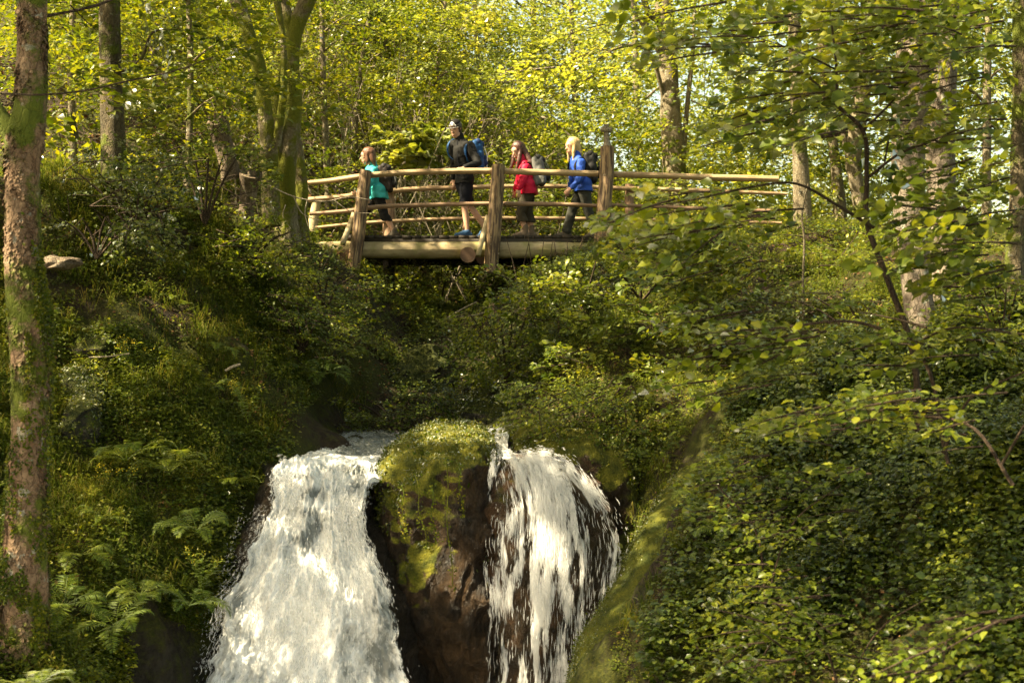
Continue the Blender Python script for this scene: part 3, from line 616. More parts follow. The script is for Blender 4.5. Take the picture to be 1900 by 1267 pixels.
# still water of the stream bed far below the falls
g = Geo(); n = 40; X, Yq = np.meshgrid(np.linspace(-3.4, 1.4, n), np.linspace(3, 12.9, n)); Z = -3.55+.03*fbm(X*3, Yq*3, 0, 4, 3)
i, j = np.meshgrid(np.arange(n-1), np.arange(n-1), indexing='ij')
g.add(np.stack([X, Yq, Z], -1).reshape(-1, 3), np.stack([i*n+j, i*n+j+1, (i+1)*n+j+1, (i+1)*n+j], -1).reshape(-1, 4), 0, np.stack([X, Yq], -1).reshape(-1, 2))
o = g.build('water', M['water_s']); set_foam(o, np.full(n*n, .5)); tag(o, kind='structure')
_rl = np.array(ROWL); _o = np.argsort(_rl[:, 3])
def in_water(x, y):
    l = np.interp(y, _rl[_o, 3], ((_rl[:, 1]-950)/F*_rl[:, 3])[_o]); r = np.interp(y, _rl[_o, 3], ((_rl[:, 2]-950)/F*_rl[:, 3])[_o])
    a = (x > l-np.where(y < 14.6, .34, .1)) & (x < r+.15) & (y > 6) & (y < 18.5)
    b = (x > -3.2+.0*y) & (x < np.interp(y, [6, 11.5, 12.6, 13.2, 14.6], [.9, .35, .85, 1.15, 1.15])) & (y < 14.6) & (y > 0) & (x > np.interp(y, [6, 11.8, 13, 14, 14.6], [-3.2, -2.9, -2.7, -2.35, -2.2]))
    c = (x > -.45) & (x < .1) & (y > 14) & (y < 17.5)
    e_ = np.interp(y, [11.3, 12., 12.6, 13.3, 14.4, 15.1], [.42, .62, 1.0, 1.35, 1.85, 2.15])
    d = (x > e_-.15) & (x < e_+.34) & (y > 11) & (y < 14.7)
    return a | b | c | d

def grow_b(p):
    px = 950+p[:, 0]/p[:, 1]*F; py = 633.5-p[:, 2]/p[:, 1]*F
    top = np.clip((880-py)/60, -1, 1); c = px-(790-(py-900)*.02)
    g_ = .15*top-.08+.14*np.clip((775-px)/30, 0, 1)*np.clip((1010-py)/60, 0, 1)+.20*np.exp(-(c/50)**2)*np.clip((1160-py)/90, 0, 1)+.10*np.exp(-((px-740)/40)**2)*(py < 1100)-.22*np.clip((px-850)/40, 0, 1)*np.clip((py-850)/40, 0, 1)
    return g_-.12*np.clip((py-1050)/80, 0, 1)
def set_attr(o, name, fn):
    n_ = len(o.data.vertices); co = np.empty(n_*3, np.float32); o.data.vertices.foreach_get('co', co); co = co.reshape(-1, 3).astype(float)
    a_ = o.data.attributes.new(name, 'FLOAT', 'POINT'); a_.data.foreach_set('value', fn(co).astype(np.float32))
set_attr(boulder, 'grow', grow_b)
# moss fringe growing on the boulder and the slab: tiny leaves
def fuzz_on(o, n, size, name, m, sel, parent, hang=.3):
    me = o.data; nv = len(me.vertices); co = np.empty(nv*3, np.float32); me.vertices.foreach_get('co', co); co = co.reshape(-1, 3).astype(float)
    no = np.empty(nv*3, np.float32); me.vertices.foreach_get('normal', no); no = no.reshape(-1, 3).astype(float)
    k = rng.integers(0, nv, n*4); p = co[k]+rng.normal(0, .02, (n*4, 3)); nn = no[k]
    q = sel(p, nn); q = q*(.35+1.3*np.clip(fbm(p[:, 0]*2.6, p[:, 1]*2.6, p[:, 2]*2.6, 31, 3)+.35, 0, 1))
    kk = rng.random(len(p)) < q; p, nn = p[kk][:n], nn[kk][:n]
    g = Geo(); d = rng.normal(0, .6, p.shape)+nn*.5+np.array([0, 0, -hang])
    leaves(g, p, d, nn+rng.normal(0, .5, p.shape), size*rng.uniform(.5, 1.5, len(p)), .7)
    c = g.build(name, m, parent); return c
fuzz_on(boulder, 26000, .030, 'moss', M['leaf_moss'], lambda p, n: (n[:, 1] < .6)*np.clip(grow_b(p)*5+.6, 0, 1), boulder, .5)

fuzz_on(bpy.data.objects['bank_boulder'], 7000, .03, 'moss', M['leaf_moss'], lambda p, n: (n[:, 1] < .6)*.8, bpy.data.objects['bank_boulder'], .3)
fuzz_on(bpy.data.objects['crest_rock'], 9000, .028, 'moss', M['leaf_near'], lambda p, n: (n[:, 1] < .6)*.9, bpy.data.objects['crest_rock'], .6)
fuzz_on(bpy.data.objects['ridge_slab'], 26000, .018, 'moss', M['leaf_moss'], lambda p, n: (n[:, 1] < .7)*np.clip(.25+(n[:, 0]*.8+n[:, 2]*.7), 0, 1), bpy.data.objects['ridge_slab'], .3)
fuzz_on(bpy.data.objects['gully_crag'], 3000, .03, 'moss', M['leaf_near'], lambda p, n: np.clip(n[:, 2]*2, 0, 1), bpy.data.objects['gully_crag'], .3)
fuzz_on(bpy.data.objects['gully_slab'], 7000, .035, 'moss', M['leaf_near'], lambda p, n: (n[:, 1] < .6)*.7, bpy.data.objects['gully_slab'], .3)

# small leaved plants and trailing stems growing on the boulder
fuzz_on(boulder, 2600, .055, 'creeping_leaves', M['leaf_near'], lambda p, n: (p[:, 2] > -2.3)*(n[:, 1] < .5)*np.exp(-((p[:, 0]+.62-.12*(-1.-p[:, 2]))/.2)**2), boulder, .8)
g = Geo()
for (x0, y0, x1, y1, Yv) in [(826,850,838,1085,13.15),(770,880,790,1010,13.2),(800,900,806,1000,13.15),(745,900,752,985,13.2),(850,860,858,950,13.3)]:
    tt = np.linspace(0, 1, 9); pts = np.array([P(x0+(x1-x0)*t+3*math.sin(t*9), y0+(y1-y0)*t, Yv-.12*math.sin(t*3.1)) for t in tt]); tube(g, pts, [.004]*9, 4, 24, 0, cap=False)
    k = rng.integers(0, 9, 70); pp = pts[k]+rng.normal(0, .02, (70, 3))+np.outer(rng.uniform(0, 1, 70), [0, 0, -.05]); leaves(g, pp, rng.normal(size=(70, 3))+[0, 0, -.7], rng.normal(size=(70, 3))*.5+[0, -1, .5], .026, .7)
g.build('trailing_stems', M['leaf_moss'], boulder)

# ------------------------------------------------------------------ trees
def crown_geo(spr, lsize, m_per, wid=.38, droop=.15, tilt=.45, ovate=False, twigs=0, g=None, lw=.6, do_carve=True):
    st, dr, L = spr
    pos, ld, ln, sz = spray_leaves(st, dr, L, m_per, lsize, wid, droop, tilt)
    if do_carve:
        k = carve(pos); pos, ld, ln, sz = pos[k], ld[k], ln[k], sz[k]
    k = (pos[:, 1] > 5.0); pos, ld, ln, sz = pos[k], ld[k], ln[k], sz[k]
    g = g or Geo()
    leaves(g, pos, ld, ln, sz, lw, 0, ovate)
    if twigs:
        dd = nrmz(dr)
        for i in range(min(twigs, len(st))):
            a = st[i]; b = a+dd[i]*L[i]*.5+np.array([0, 0, -.05*L[i]]); c = a+dd[i]*L[i]*.95+np.array([0, 0, -.14*L[i]])
            tube(g, [a, b, c], [.006+.004*L[i], .004+.002*L[i], .0015], 4, 4, 1, cap=False)
    return g
def ell_sprays(c, r, n, L, axis=None, outward=.6, updown=.15):
    """sprays filling an ellipsoid, pointing away from the trunk"""
    u = nrmz(rng.normal(size=(n, 3)))*(rng.random((n, 1))**.45); st = np.asarray(c)+u*np.asarray(r)
    ax = np.asarray(c) if axis is None else np.asarray(axis)
    o = st-ax; o[:, 2] = 0; d = nrmz(nrmz(o)*outward+nrmz(rng.normal(size=(n, 3))*[1, 1, .2])*.6); d[:, 2] += rng.normal(0, updown, n)
    return st, d, L*rng.uniform(.6, 1.3, n)
def px_tube(g, pts, sides=12, n=None, mi=0, rough=.0, seed=0, **k):
    """pts: (px, py, Y, width in photo px)"""
    p = [P(a[0], a[1], a[2]) for a in pts]; r = [a[3]/2/F*a[2] for a in pts]
    tube(g, p, r, sides, n or len(pts)*6, mi, rough, seed, **k)
def tree(name, label, trunkpts, bark, limbs=(), crown=None, group=None, cat='tree', leafm='leaf_mid', sides=16, rough=.22, n=70, seed=0):
    b = P(*trunkpts[0][:3]); t = thing(name, label, cat, b, group)
    g = Geo(); px_tube(g, trunkpts, sides, n, 0, rough, seed)
    for k, l in enumerate(limbs): px_tube(g, l, 10, 24, 0, rough, seed+k+1)
    g.build('trunk', bark, t)
    if crown is not None: crown.build('crown', [M[leafm], M['twig']], t)
    return t
def merge_spr(*a): return tuple(np.concatenate([x[i] for x in a]) for i in range(3))

# the big foreground trunk on the left
tr = [(30,1290,11.2,105),(38,1190,11.1,96),(45,1100,11,86),(46,1000,11,80),(52,900,11,72),(56,800,11,68),(58,700,11,70),(55,600,11,76),(44,500,11,64),(42,400,11,60),(42,300,11,62),(44,262,11,72),(55,200,11,56),(60,100,11,54),(60,0,11,55),(60,-150,11,55),(70,-400,11.1,52),(60,-900,11.2,48),(60,-1900,11.4,34)]
cr = crown_geo(merge_spr(ell_sprays((-7.0, 10.8, 7.9), (6.6, 6.4, 2.2), 780, 1.5), ell_sprays((-3.6, 11.5, 4.4), (1.4, 1.4, .8), 20, .9)), .15, 60)  # crown stretched wide above the view, added leaf cover to shade the foreground
t1 = tree('beech_tree', 'big flaky pinkish brown trunk with green moss patches at the left edge', tr, M['bark_pink'],
          [[(40,262,11,50),(15,235,11,34),(-15,190,11,24),(-80,120,11.1,20)]], cr, None, 'tree', 'leaf_mid', 36, .24, 190, 2)
# moss cushions on it
g = Geo(); n = 20000; a = rng.uniform(-.6, 3.7, n); py = np.concatenate([rng.normal(560, 50, n//3), rng.normal(1130, 70, n//4), rng.uniform(470, 1200, n-n//3-n//4)])
cxp = np.interp(py, [x[1] for x in tr][::-1], [x[0] for x in tr][::-1]); wp = np.interp(py, [x[1] for x in tr][::-1], [x[3] for x in tr][::-1])/2/F*11
ctr = np.stack([(cxp-950)/F*11, np.full(n, 11.), (633.5-py)/F*11], -1); nn = np.stack([np.cos(a), -np.sin(a), np.zeros(n)], -1)
k = fbm(a*1.5, py*.012, 0, 4, 4) > (-.05+.25*(np.sin(a) > .75)); ctr, nn, wp = ctr[k], nn[k], wp[k]
leaves(g, ctr+nn*(wp[:, None]*1.03), nn+rng.normal(0, .7, nn.shape)+[0, 0, -.3], nn+rng.normal(0, .4, nn.shape), .026*rng.uniform(.5, 1.5, len(nn)), .7)
g.build('moss', M['leaf_moss'], t1)
# curling bark plates
g = Geo(); n = 9000; a = rng.uniform(-.4, 3.5, n); py = rng.uniform(-30, 1220, n)
cxp = np.interp(py, [x[1] for x in tr][::-1], [x[0] for x in tr][::-1]); wp = np.interp(py, [x[1] for x in tr][::-1], [x[3] for x in tr][::-1])/2/F*11
nn = np.stack([np.cos(a), -np.sin(a), np.zeros(n)], -1); k = fbm(a*1.2, py*.02, 0, 14, 3) > -.05
pos = (np.stack([(cxp-950)/F*11, np.full(n, 11.), (633.5-py)/F*11], -1)+nn*(wp[:, None]*1.0))[k]; nn = nn[k]
leaves(g, pos, np.array([0, 0, -1.])+rng.normal(0, .25, nn.shape), nn+rng.normal(0, .22, nn.shape), .03*rng.uniform(.4, 1.7, len(nn)), .75, 0, True, .10, -.22)
g.build('bark_plates', M['bark_pink'], t1)

tree('beech_tree', 'straight dark brown trunk behind the foliage, second from the left edge', [(215,430,17.5,52),(212,300,17.5,46),(208,200,17.5,42),(205,100,17.5,38),(203,0,17.5,36),(200,-300,17.6,34),(200,-900,17.7,24)], M['bark_dark'],
     [[(225,135,17.5,9),(262,110,17.3,6),(285,60,17.2,4),(330,55,17.2,2)]], crown_geo(merge_spr(ell_sprays((-5.5, 18, 8.6), (4, 3.6, 2.2), 260, 1.5), ell_sprays((-5.0, 17.5, 3.6), (2.1, 1.6, 1.5), 46, 1.0)), .13, 55, twigs=40), None, seed=5)
tree('alder_tree', 'leaning mossy trunk in front of the forked one, leaning to the left', [(505,420,20.2,36),(500,330,20.2,34),(497,262,20,31),(490,200,20,31),(478,120,20,28),(460,60,20,26),(440,0,20,30),(420,-80,20,28),(380,-400,20,22),(330,-900,20,12)], M['bark_moss'],
     [[(512,270,20,18),(524,190,19.8,15),(527,120,19.7,13),(524,60,19.7,11),(515,10,19.7,14),(508,-60,19.7,12)]], crown_geo(ell_sprays((-4.6, 20.5, 8.6), (3, 3, 1.8), 110, 1.4), .13, 50), None, rough=.3, seed=7)
tree('alder_tree', 'mossy forked trunk rising left of the bridge end, its right limb leaning right', [(535,470,20.8,52),(530,400,20.8,42),(530,320,20.6,38),(538,262,20.5,33),(546,200,20.5,31),(542,120,20.5,29),(548,60,20.5,30),(572,0,20.5,28),(600,-70,20.5,24),(680,-400,20.5,18),(760,-900,20.5,10)], M['bark_moss'],
     [[(546,70,20.5,26),(530,20,20.5,20),(515,-30,20.5,16),(480,-300,20.5,12)], [(522,320,20.6,22),(514,200,20.3,12),(520,150,20.3,12),(528,110,20.3,10)]],
     crown_geo(ell_sprays((-2.6, 21, 9.2), (3.2, 2.6, 1.6), 130, 1.4), .13, 45), None, rough=.3, seed=9)
tree('alder_sapling', 'slim bright mossy stem between the forked trunk and the bridge rails', [(562,455,21.0,27),(558,400,21,25),(560,340,21,21),(553,280,21,19),(548,232,21,15)], M['bark_moss'], rough=.3, n=40, seed=11)
tree('oak_tree', 'thick straight trunk beyond the bridge right of the cross topped post', [(1255,440,29,52),(1250,300,29,44),(1244,200,29,38),(1238,100,29,34),(1232,30,29,34),(1228,-100,29,30),(1220,-500,29,20)], M['bark_slim'],
     [[(1238,110,29,22),(1205,60,28.8,16),(1175,10,28.6,12),(1160,-60,28.5,8)], [(1235,40,29,20),(1205,25,28.8,13),(1190,-20,28.6,10)], [(1240,210,29,9),(1185,85,28.5,7),(1150,88,28.4,5),(1110,110,28.3,3)], [(1262,380,29,12),(1275,200,29,9),(1285,100,29,8),(1290,0,29,6)]],
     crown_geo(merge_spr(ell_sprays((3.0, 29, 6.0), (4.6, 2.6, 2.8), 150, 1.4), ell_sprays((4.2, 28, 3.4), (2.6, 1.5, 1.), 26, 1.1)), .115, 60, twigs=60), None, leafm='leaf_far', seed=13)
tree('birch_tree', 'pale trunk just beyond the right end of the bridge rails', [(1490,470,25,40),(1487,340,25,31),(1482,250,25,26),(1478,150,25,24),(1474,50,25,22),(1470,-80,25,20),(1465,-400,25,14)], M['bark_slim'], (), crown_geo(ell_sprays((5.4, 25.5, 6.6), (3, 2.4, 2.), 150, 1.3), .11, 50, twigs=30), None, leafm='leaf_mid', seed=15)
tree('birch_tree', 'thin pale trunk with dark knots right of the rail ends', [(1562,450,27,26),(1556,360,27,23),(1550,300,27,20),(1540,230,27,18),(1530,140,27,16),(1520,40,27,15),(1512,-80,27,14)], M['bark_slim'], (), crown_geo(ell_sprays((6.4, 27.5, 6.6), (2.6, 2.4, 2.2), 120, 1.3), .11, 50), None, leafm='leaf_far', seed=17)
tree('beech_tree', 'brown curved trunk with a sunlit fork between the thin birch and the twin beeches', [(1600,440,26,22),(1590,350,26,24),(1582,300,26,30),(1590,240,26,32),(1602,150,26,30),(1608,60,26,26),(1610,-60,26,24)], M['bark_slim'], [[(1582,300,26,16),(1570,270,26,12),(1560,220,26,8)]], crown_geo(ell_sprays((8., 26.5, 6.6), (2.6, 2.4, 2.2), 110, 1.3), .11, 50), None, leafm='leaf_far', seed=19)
tree('beech_tree', 'left and paler of the twin beech trunks on the right slope', [(1722,720,14.6,76),(1712,620,14.8,58),(1702,540,14.9,52),(1696,450,15,56),(1688,380,15,60),(1685,300,15,60),(1690,200,15,66),(1700,100,15,72),(1712,0,15,80),(1715,-150,15,66),(1700,-600,15,56),(1680,-1500,15.2,30)], M['bark_grey'],
     [[(1705,60,15,40),(1750,0,15.1,34),(1800,-80,15.2,28)]], crown_geo(merge_spr(ell_sprays((5.6, 14.4, 7.4), (4.4, 3.2, 2.2), 360, 1.4), ell_sprays((4.9, 13.2, 3.3), (1.5, 1.0, .8), 50, .9)), .11, 55, twigs=45), None, leafm='leaf_near', sides=24, rough=.14, n=100, seed=21)
tree('beech_tree', 'right and browner of the twin beech trunks, mossy at its foot', [(1772,700,15.0,72),(1764,600,15.3,58),(1755,520,15.5,50),(1750,420,15.6,50),(1745,300,15.6,52),(1748,200,15.6,50),(1752,100,15.6,48),(1756,0,15.6,46),(1760,-300,15.7,42),(1770,-1000,15.8,26)], M['bark_grey'],
     [[(1782,690,15,20),(1780,600,15.1,14),(1775,480,15.2,10),(1800,330,15.2,7)]], crown_geo(ell_sprays((7.6, 17, 8.2), (3.2, 3.6, 2.), 230, 1.4), .13, 50), None, leafm='leaf_mid', sides=20, rough=.14, n=80, seed=23)
tree('beech_tree', 'dark mossy trunk cut by the right edge', [(1880,640,14.4,44),(1882,500,14.6,34),(1888,400,14.7,32),(1893,200,14.8,30),(1896,0,14.8,34),(1898,-300,14.8,30),(1900,-900,15,20)], M['bark_dark'], (), crown_geo(ell_sprays((7.8, 12.8, 5.6), (2.4, 2.6, 1.6), 140, 1.2), .11, 50), None, leafm='leaf_near', seed=25)
# slim background trees behind the bridge
bg = [('pale birch stem with a split top seen through leaves left of the broken stump', 345, 24, 14, (345,-60), 'birch_tree', 'leaf_mid'),
      ('thin leaning stem in the dark hollow above the woman in turquoise', 655, 31, 12, (700,-60), 'young_beech', 'leaf_far'),
      ('short sunlit crooked trunk in the brown hollow between the first two walkers', 705, 33, 26, (712,60), 'young_beech', 'leaf_far'),
      ('pair of thin golden stems left of the man with the cap', 780, 32, 10, (830,-40), 'young_beech', 'leaf_far'),
      ('slender trunk right above the man with the cap', 905, 36, 12, (880,-60), 'young_beech', 'leaf_far'),
      ('slender trunk above the woman in red', 985, 38, 14, (990,-60), 'young_beech', 'leaf_far'),
      ('slender trunk above the woman in blue', 1075, 36, 13, (1060,-60), 'young_beech', 'leaf_far'),
      ('dark slim trunk just left of the thick straight trunk beyond the bridge', 1195, 33, 14, (1180,-60), 'young_beech', 'leaf_far'),
      ('slim trunk in the bright gap right of the thick straight trunk', 1375, 36, 14, (1380,-60), 'young_beech', 'leaf_far'),
      ('slim trunk between the forked trunk and the woman in turquoise', 610, 27, 13, (600,-60), 'young_beech', 'leaf_mid'),
      ('brown slim trunk between the second trunk from the left and the birch', 285, 30, 16, (290,-60), 'young_beech', 'leaf_mid'),
      ('thin trunk in the top left corner just right of the big flaky trunk', 135, 26, 16, (140,-60), 'young_beech', 'leaf_mid'),
      ('thin trunk between the twin beeches and the right edge', 1830, 24, 18, (1835,-60), 'young_beech', 'leaf_mid')]
for k, (lab, px, Y, wd, top, nm, lm) in enumerate(bg):
    x = (px-950)/F*Y; z0 = float(gz(x, Y)); py0 = 633.5-z0*F/Y; z1 = 8.5
    mid = (px*.55+top[0]*.45+rng.uniform(-9, 9)); pm = (py0+top[1])/2
    tp = [(px, py0+8, Y, wd*1.2), (px*.8+mid*.2, py0*.75+pm*.25, Y, wd), (mid, pm, Y, wd*.85), (top[0], top[1], Y, wd*.65), (top[0]+rng.uniform(-20, 20), top[1]-160, Y, wd*.3)]
    cz = max(z0+2.2, 4.6) if k != 2 else z0+2.6
    spr = merge_spr(ell_sprays((x, Y+1, cz+1.6), (2.6, 2., 2.6), 50 if 5 <= k <= 8 else 90, 1.25, axis=(x, Y, 0)), ell_sprays((x, Y-.5, cz), (2.2, 1.2, 2.2), 30, 1.))
    limbs = []
    for q in range(5):
        f = rng.uniform(.35, .9); lx = px+(top[0]-px)*f; ly = py0+(top[1]-py0)*f; s = rng.choice([-1, 1]); ll = rng.uniform(30, 80)
        limbs.append([(lx, ly, Y, wd*.4), (lx+s*ll*.5, ly-ll*.45, Y-.3, wd*.25), (lx+s*ll, ly-ll*.7, Y-.6, wd*.1)])
    tree(nm, lab, tp, M['bark_slim'], limbs, crown_geo(spr, .10 if Y < 30 else .115, 60, twigs=40), 'slim trees behind the bridge', leafm=lm, sides=8, n=30, seed=40+k)

# far wood: one mass of leaves behind everything, thinner on the right where the sky breaks through
def mass(name, n, xr, yr, zf, lsize, lm, dens, L=1.6, m_per=45, kindlab=None):
    st = np.stack([rng.uniform(xr[0], xr[1], n*4), rng.uniform(yr[0], yr[1], n*4), np.zeros(n*4)], -1)
    g0 = gz(st[:, 0], st[:, 1]); st[:, 2] = g0+rng.random(n*4)**.9*zf(st[:, 0], st[:, 1])
    k = rng.random(n*4) < dens(st); st = st[k][:n]
    d = rng.normal(size=st.shape)*[1, 1, .25]; d[:, 1] -= .3
    g = crown_geo((st, d, L*rng.uniform(.6, 1.3, len(st))), lsize, m_per, twigs=150)
    return tag(g.build(name, [M[lm], M['twig']]), kindlab, kind='stuff')
def dn(p):
    q = .45+1.6*fbm(p[:, 0]*.3, p[:, 1]*.3, p[:, 2]*.42, 55, 3)
    px = 950+p[:, 0]/p[:, 1]*F
    return np.clip(q, .0, 1)*np.interp(p[:, 0]/p[:, 1], [-.36, -.1, .05, .12, .17, .25, .36], [1, .95, .75, .3, .3, .55, .7])
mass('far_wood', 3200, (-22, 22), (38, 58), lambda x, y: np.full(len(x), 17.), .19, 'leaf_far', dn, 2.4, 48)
mass('hillside_bushes', 1500, (-13, 8), (26, 38), lambda x, y: np.interp(x, [-13, -4, 0, 4, 8], [3.5, 3.0, 3.4, 3.6, 2.4]), .105, 'leaf_mid', lambda p: np.clip(.35+2.2*fbm(p[:, 0]*.6, p[:, 1]*.6, p[:, 2]*.6, 65, 3), .02, 1), 1.0, 46)

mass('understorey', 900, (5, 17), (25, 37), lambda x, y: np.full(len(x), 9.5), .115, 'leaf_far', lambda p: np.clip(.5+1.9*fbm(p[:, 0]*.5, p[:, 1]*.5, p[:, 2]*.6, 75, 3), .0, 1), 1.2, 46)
g = Geo()
for q in range(210):
    x = rng.uniform(-5.5, .8); y = rng.uniform(25.5, 33); z = float(gz(x, y)); h = rng.uniform(1., 3.6); b = np.array([x, y, z]); l_ = rng.normal(0, .5, 3)*[1, .5, .1]
    e = b+l_*h*.7+[0, 0, h]; m_ = (b+e)/2+rng.normal(0, .12, 3); r_ = rng.uniform(.008, .022); tube(g, [b, m_, e], [r_, r_*.7, r_*.2], 5, 9, 0, cap=False)
    for w_ in range(3):
        f_ = rng.uniform(.3, .9); s_ = b*(1-f_)+e*f_; tube(g, [s_, s_+rng.normal(0, .4, 3)+[0, 0, .15]], [r_*.5, r_*.15], 4, 2, 0, cap=False)
tag(g.build('twig_thicket', M['deadwood']), kind='stuff')

# near hazel branches on the right, big soft leaves
g = Geo()
hz = thing('hazel_sapling', 'dark slender forked sapling with big round leaves in front of the right slope', 'tree', P(1640, 760, 10.4))
for l in [[(1700,800,10.4,13),(1700,700,10.4,12),(1685,620,10.4,12),(1655,540,10.4,12),(1628,470,10.4,11),(1610,420,10.4,10),(1608,330,10.4,9),(1602,245,10.4,8),(1552,195,10.3,7),(1500,142,10.2,5)],
          [(1552,195,10.3,6),(1552,130,10.2,5),(1545,60,10.1,4),(1540,20,10,2)], [(1604,240,10.4,6),(1650,195,10.2,4),(1690,150,10,3),(1740,125,9.9,2)],
          [(1610,330,10.4,6),(1670,285,10.2,5),(1720,265,10,4),(1790,235,9.9,3)], [(1625,425,10.4,7),(1560,385,10.3,6),(1470,340,10.1,5),(1380,350,10,4),(1290,370,9.9,3),(1200,385,9.8,2)],
          [(1552,130,10.2,4),(1490,100,10,3),(1400,70,9.9,2),(1300,60,9.8,2)]]:
    px_tube(g, l, 7, len(l)*6, 0, .1, 3)
g.build('trunk', M['twig'], hz)
def near_sprays(boxes):
    S, D, L = [], [], []
    for (x0, x1, y0, y1, Y0, Y1, n, ln, dx, dz) in boxes:
        for _ in range(n):
            Y = rng.uniform(Y0, Y1); S.append(P(rng.uniform(x0, x1), rng.uniform(y0, y1), Y)); D.append([dx+rng.normal(0, .35), rng.normal(-.1, .3), dz+rng.normal(0, .1)]); L.append(ln*rng.uniform(.7, 1.3))
    return np.array(S), np.array(D), np.array(L)
spr = near_sprays([(1300,1900,0,110,9.2,11.5,46,.62,-.9,0.0),(1480,1900,110,270,9.5,11.5,34,.6,-.9,0.),(1330,1560,90,260,9.5,10.8,12,.5,-.9,-.05),(1180,1520,350,440,9.6,10.6,11,.62,-.95,-.05),
                   (1720,1910,250,500,9.,11.,34,.5,-.8,-.05),(1400,1620,380,420,9.8,10.5,3,.5,-.8,-.1)])
crown_geo(spr, .095, 26, .34, .1, .35, True, 200, lw=.78, do_carve=False).build('crown', [M['leaf_near'], M['twig']], hz)
def branchy(name, label, root, stems, boxes, ls, mper, lm, lw=.72, cat='shrub', group=None, tw=80):
    t = thing(name, label, cat, P(*root), group); g = Geo()
    for s in stems: px_tube(g, s, 6, len(s)*5, 0, .1, 5)
    g.build('stem', M['twig'], t)
    crown_geo(near_sprays(boxes), ls, mper, .36, .12, .4, True, tw, lw=lw, do_carve=root[2] > 12).build('foliage', [M[lm], M['twig']], t); return t
branchy('hazel_shrub', 'hazel branches with pale flat leaves reaching left across the middle of the right slope', (1760,860,9.8), [[(1760,860,9.8,9),(1690,640,9.9,7),(1600,600,10,6),(1450,610,10.2,4),(1330,640,10.4,3),(1270,665,10.5,2)],[(1690,640,9.9,6),(1760,610,9.7,5),(1900,620,9.4,4)],[(1750,840,9.8,7),(1800,740,9.6,5),(1900,690,9.3,4)]],
        [(1340,1700,570,650,9.6,11,14,.6,-.95,0),(1650,1900,570,680,9.,10,11,.6,-.6,0),(1300,1560,640,720,10,11,9,.55,-.95,-.04),(1780,1900,480,560,9.8,10.6,5,.4,-.9,0)], .085, 24, 'leaf_near')
branchy('hazel_shrub', 'hazel branch with broad leaves arching just above the ivy on the right', (1880,900,8.8), [[(1880,900,8.8,8),(1800,790,8.9,6),(1660,775,9,5),(1540,790,9.1,3)],[(1860,860,8.8,6),(1900,790,8.6,5)]],
        [(1500,1760,740,800,8.8,9.8,12,.5,-.95,0),(1700,1900,720,830,8.4,9.4,10,.5,-.8,.0),(1560,1620,850,900,9.,9.6,3,.3,-.9,-.1)], .075, 22, 'leaf_near')
branchy('bramble_bush', 'airy bramble spray arching over the ivy right of the mossy slab', (1420,1120,10.6), [[(1420,1120,10.6,5),(1400,980,10.6,4),(1330,900,10.8,3)],[(1420,1120,10.6,4),(1480,960,10.4,3),(1560,900,10.2,2)]],
        [(1300,1620,820,960,10.2,11.4,26,.42,-.6,.05),(1380,1560,960,1080,9.8,10.6,16,.35,-.6,0)], .055, 26, 'leaf_near')
branchy('bramble_bush', 'bramble spray low in the middle of the ivy slope near the lower edge', (1560,1280,9.2), [[(1560,1290,9.2,6),(1520,1180,9.2,4),(1440,1120,9.3,3)],[(1560,1290,9.2,4),(1640,1160,9,3),(1720,1110,8.8,2)]],
        [(1380,1700,1090,1230,8.6,9.6,26,.36,-.6,.05)], .048, 26, 'leaf_near')
branchy('leafy_branch', 'arching twig of small bright leaves in the lower right corner', (1900,1160,7.6), [[(1905,1140,7.6,6),(1800,1170,7.8,5),(1690,1220,8,3)]], [(1750,1900,1130,1190,7.4,8,7,.4,-.9,-.15),(1700,1850,1190,1250,7.4,8,8,.4,-.9,-.1)], .05, 26, 'leaf_near')
branchy('hazel_shrub', 'low hazel with big rounded leaves in front of the cross topped post', (1190,560,18.5), [[(1190,600,18.5,6),(1180,480,18.2,5),(1150,430,18,3)],[(1190,560,18.5,5),(1280,460,18,4),(1360,400,17.8,3)],[(1190,560,18.5,5),(1140,490,18.2,3)]],
        [(1200,1420,400,500,16.5,18.5,46,.62,-.6,-.05),(1240,1440,470,560,15.5,17,24,.6,-.7,-.1)], .105, 30, 'leaf_near')
branchy('bramble_bush', 'sunlit bramble bush below the right half of the bridge beam', (1040,620,18.6), [[(1040,640,18.6,5),(1030,560,18.5,4),(1000,500,18.4,2)],[(1050,640,18.6,4),(1090,540,18.5,3),(1110,470,18.4,2)]],
        [(950,1150,505,600,17.8,18.8,46,.45,-.3,.1),(1040,1240,560,700,16.6,17.8,44,.42,-.3,.05)], .075, 30, 'leaf_near')
branchy('hanging_bush', 'rounded leafy bush overhanging the crest of the right waterfall', (1080,800,16), [[(1080,830,15.9,5),(1060,760,15.8,4),(1000,720,15.7,2)],[(1090,830,15.9,4),(1150,760,15.8,3)]],
        [(960,1200,700,800,14.9,16,90,.36,-.4,-.1),(1080,1230,780,880,14.6,15.4,40,.34,-.4,-.3)], .042, 40, 'leaf_near')
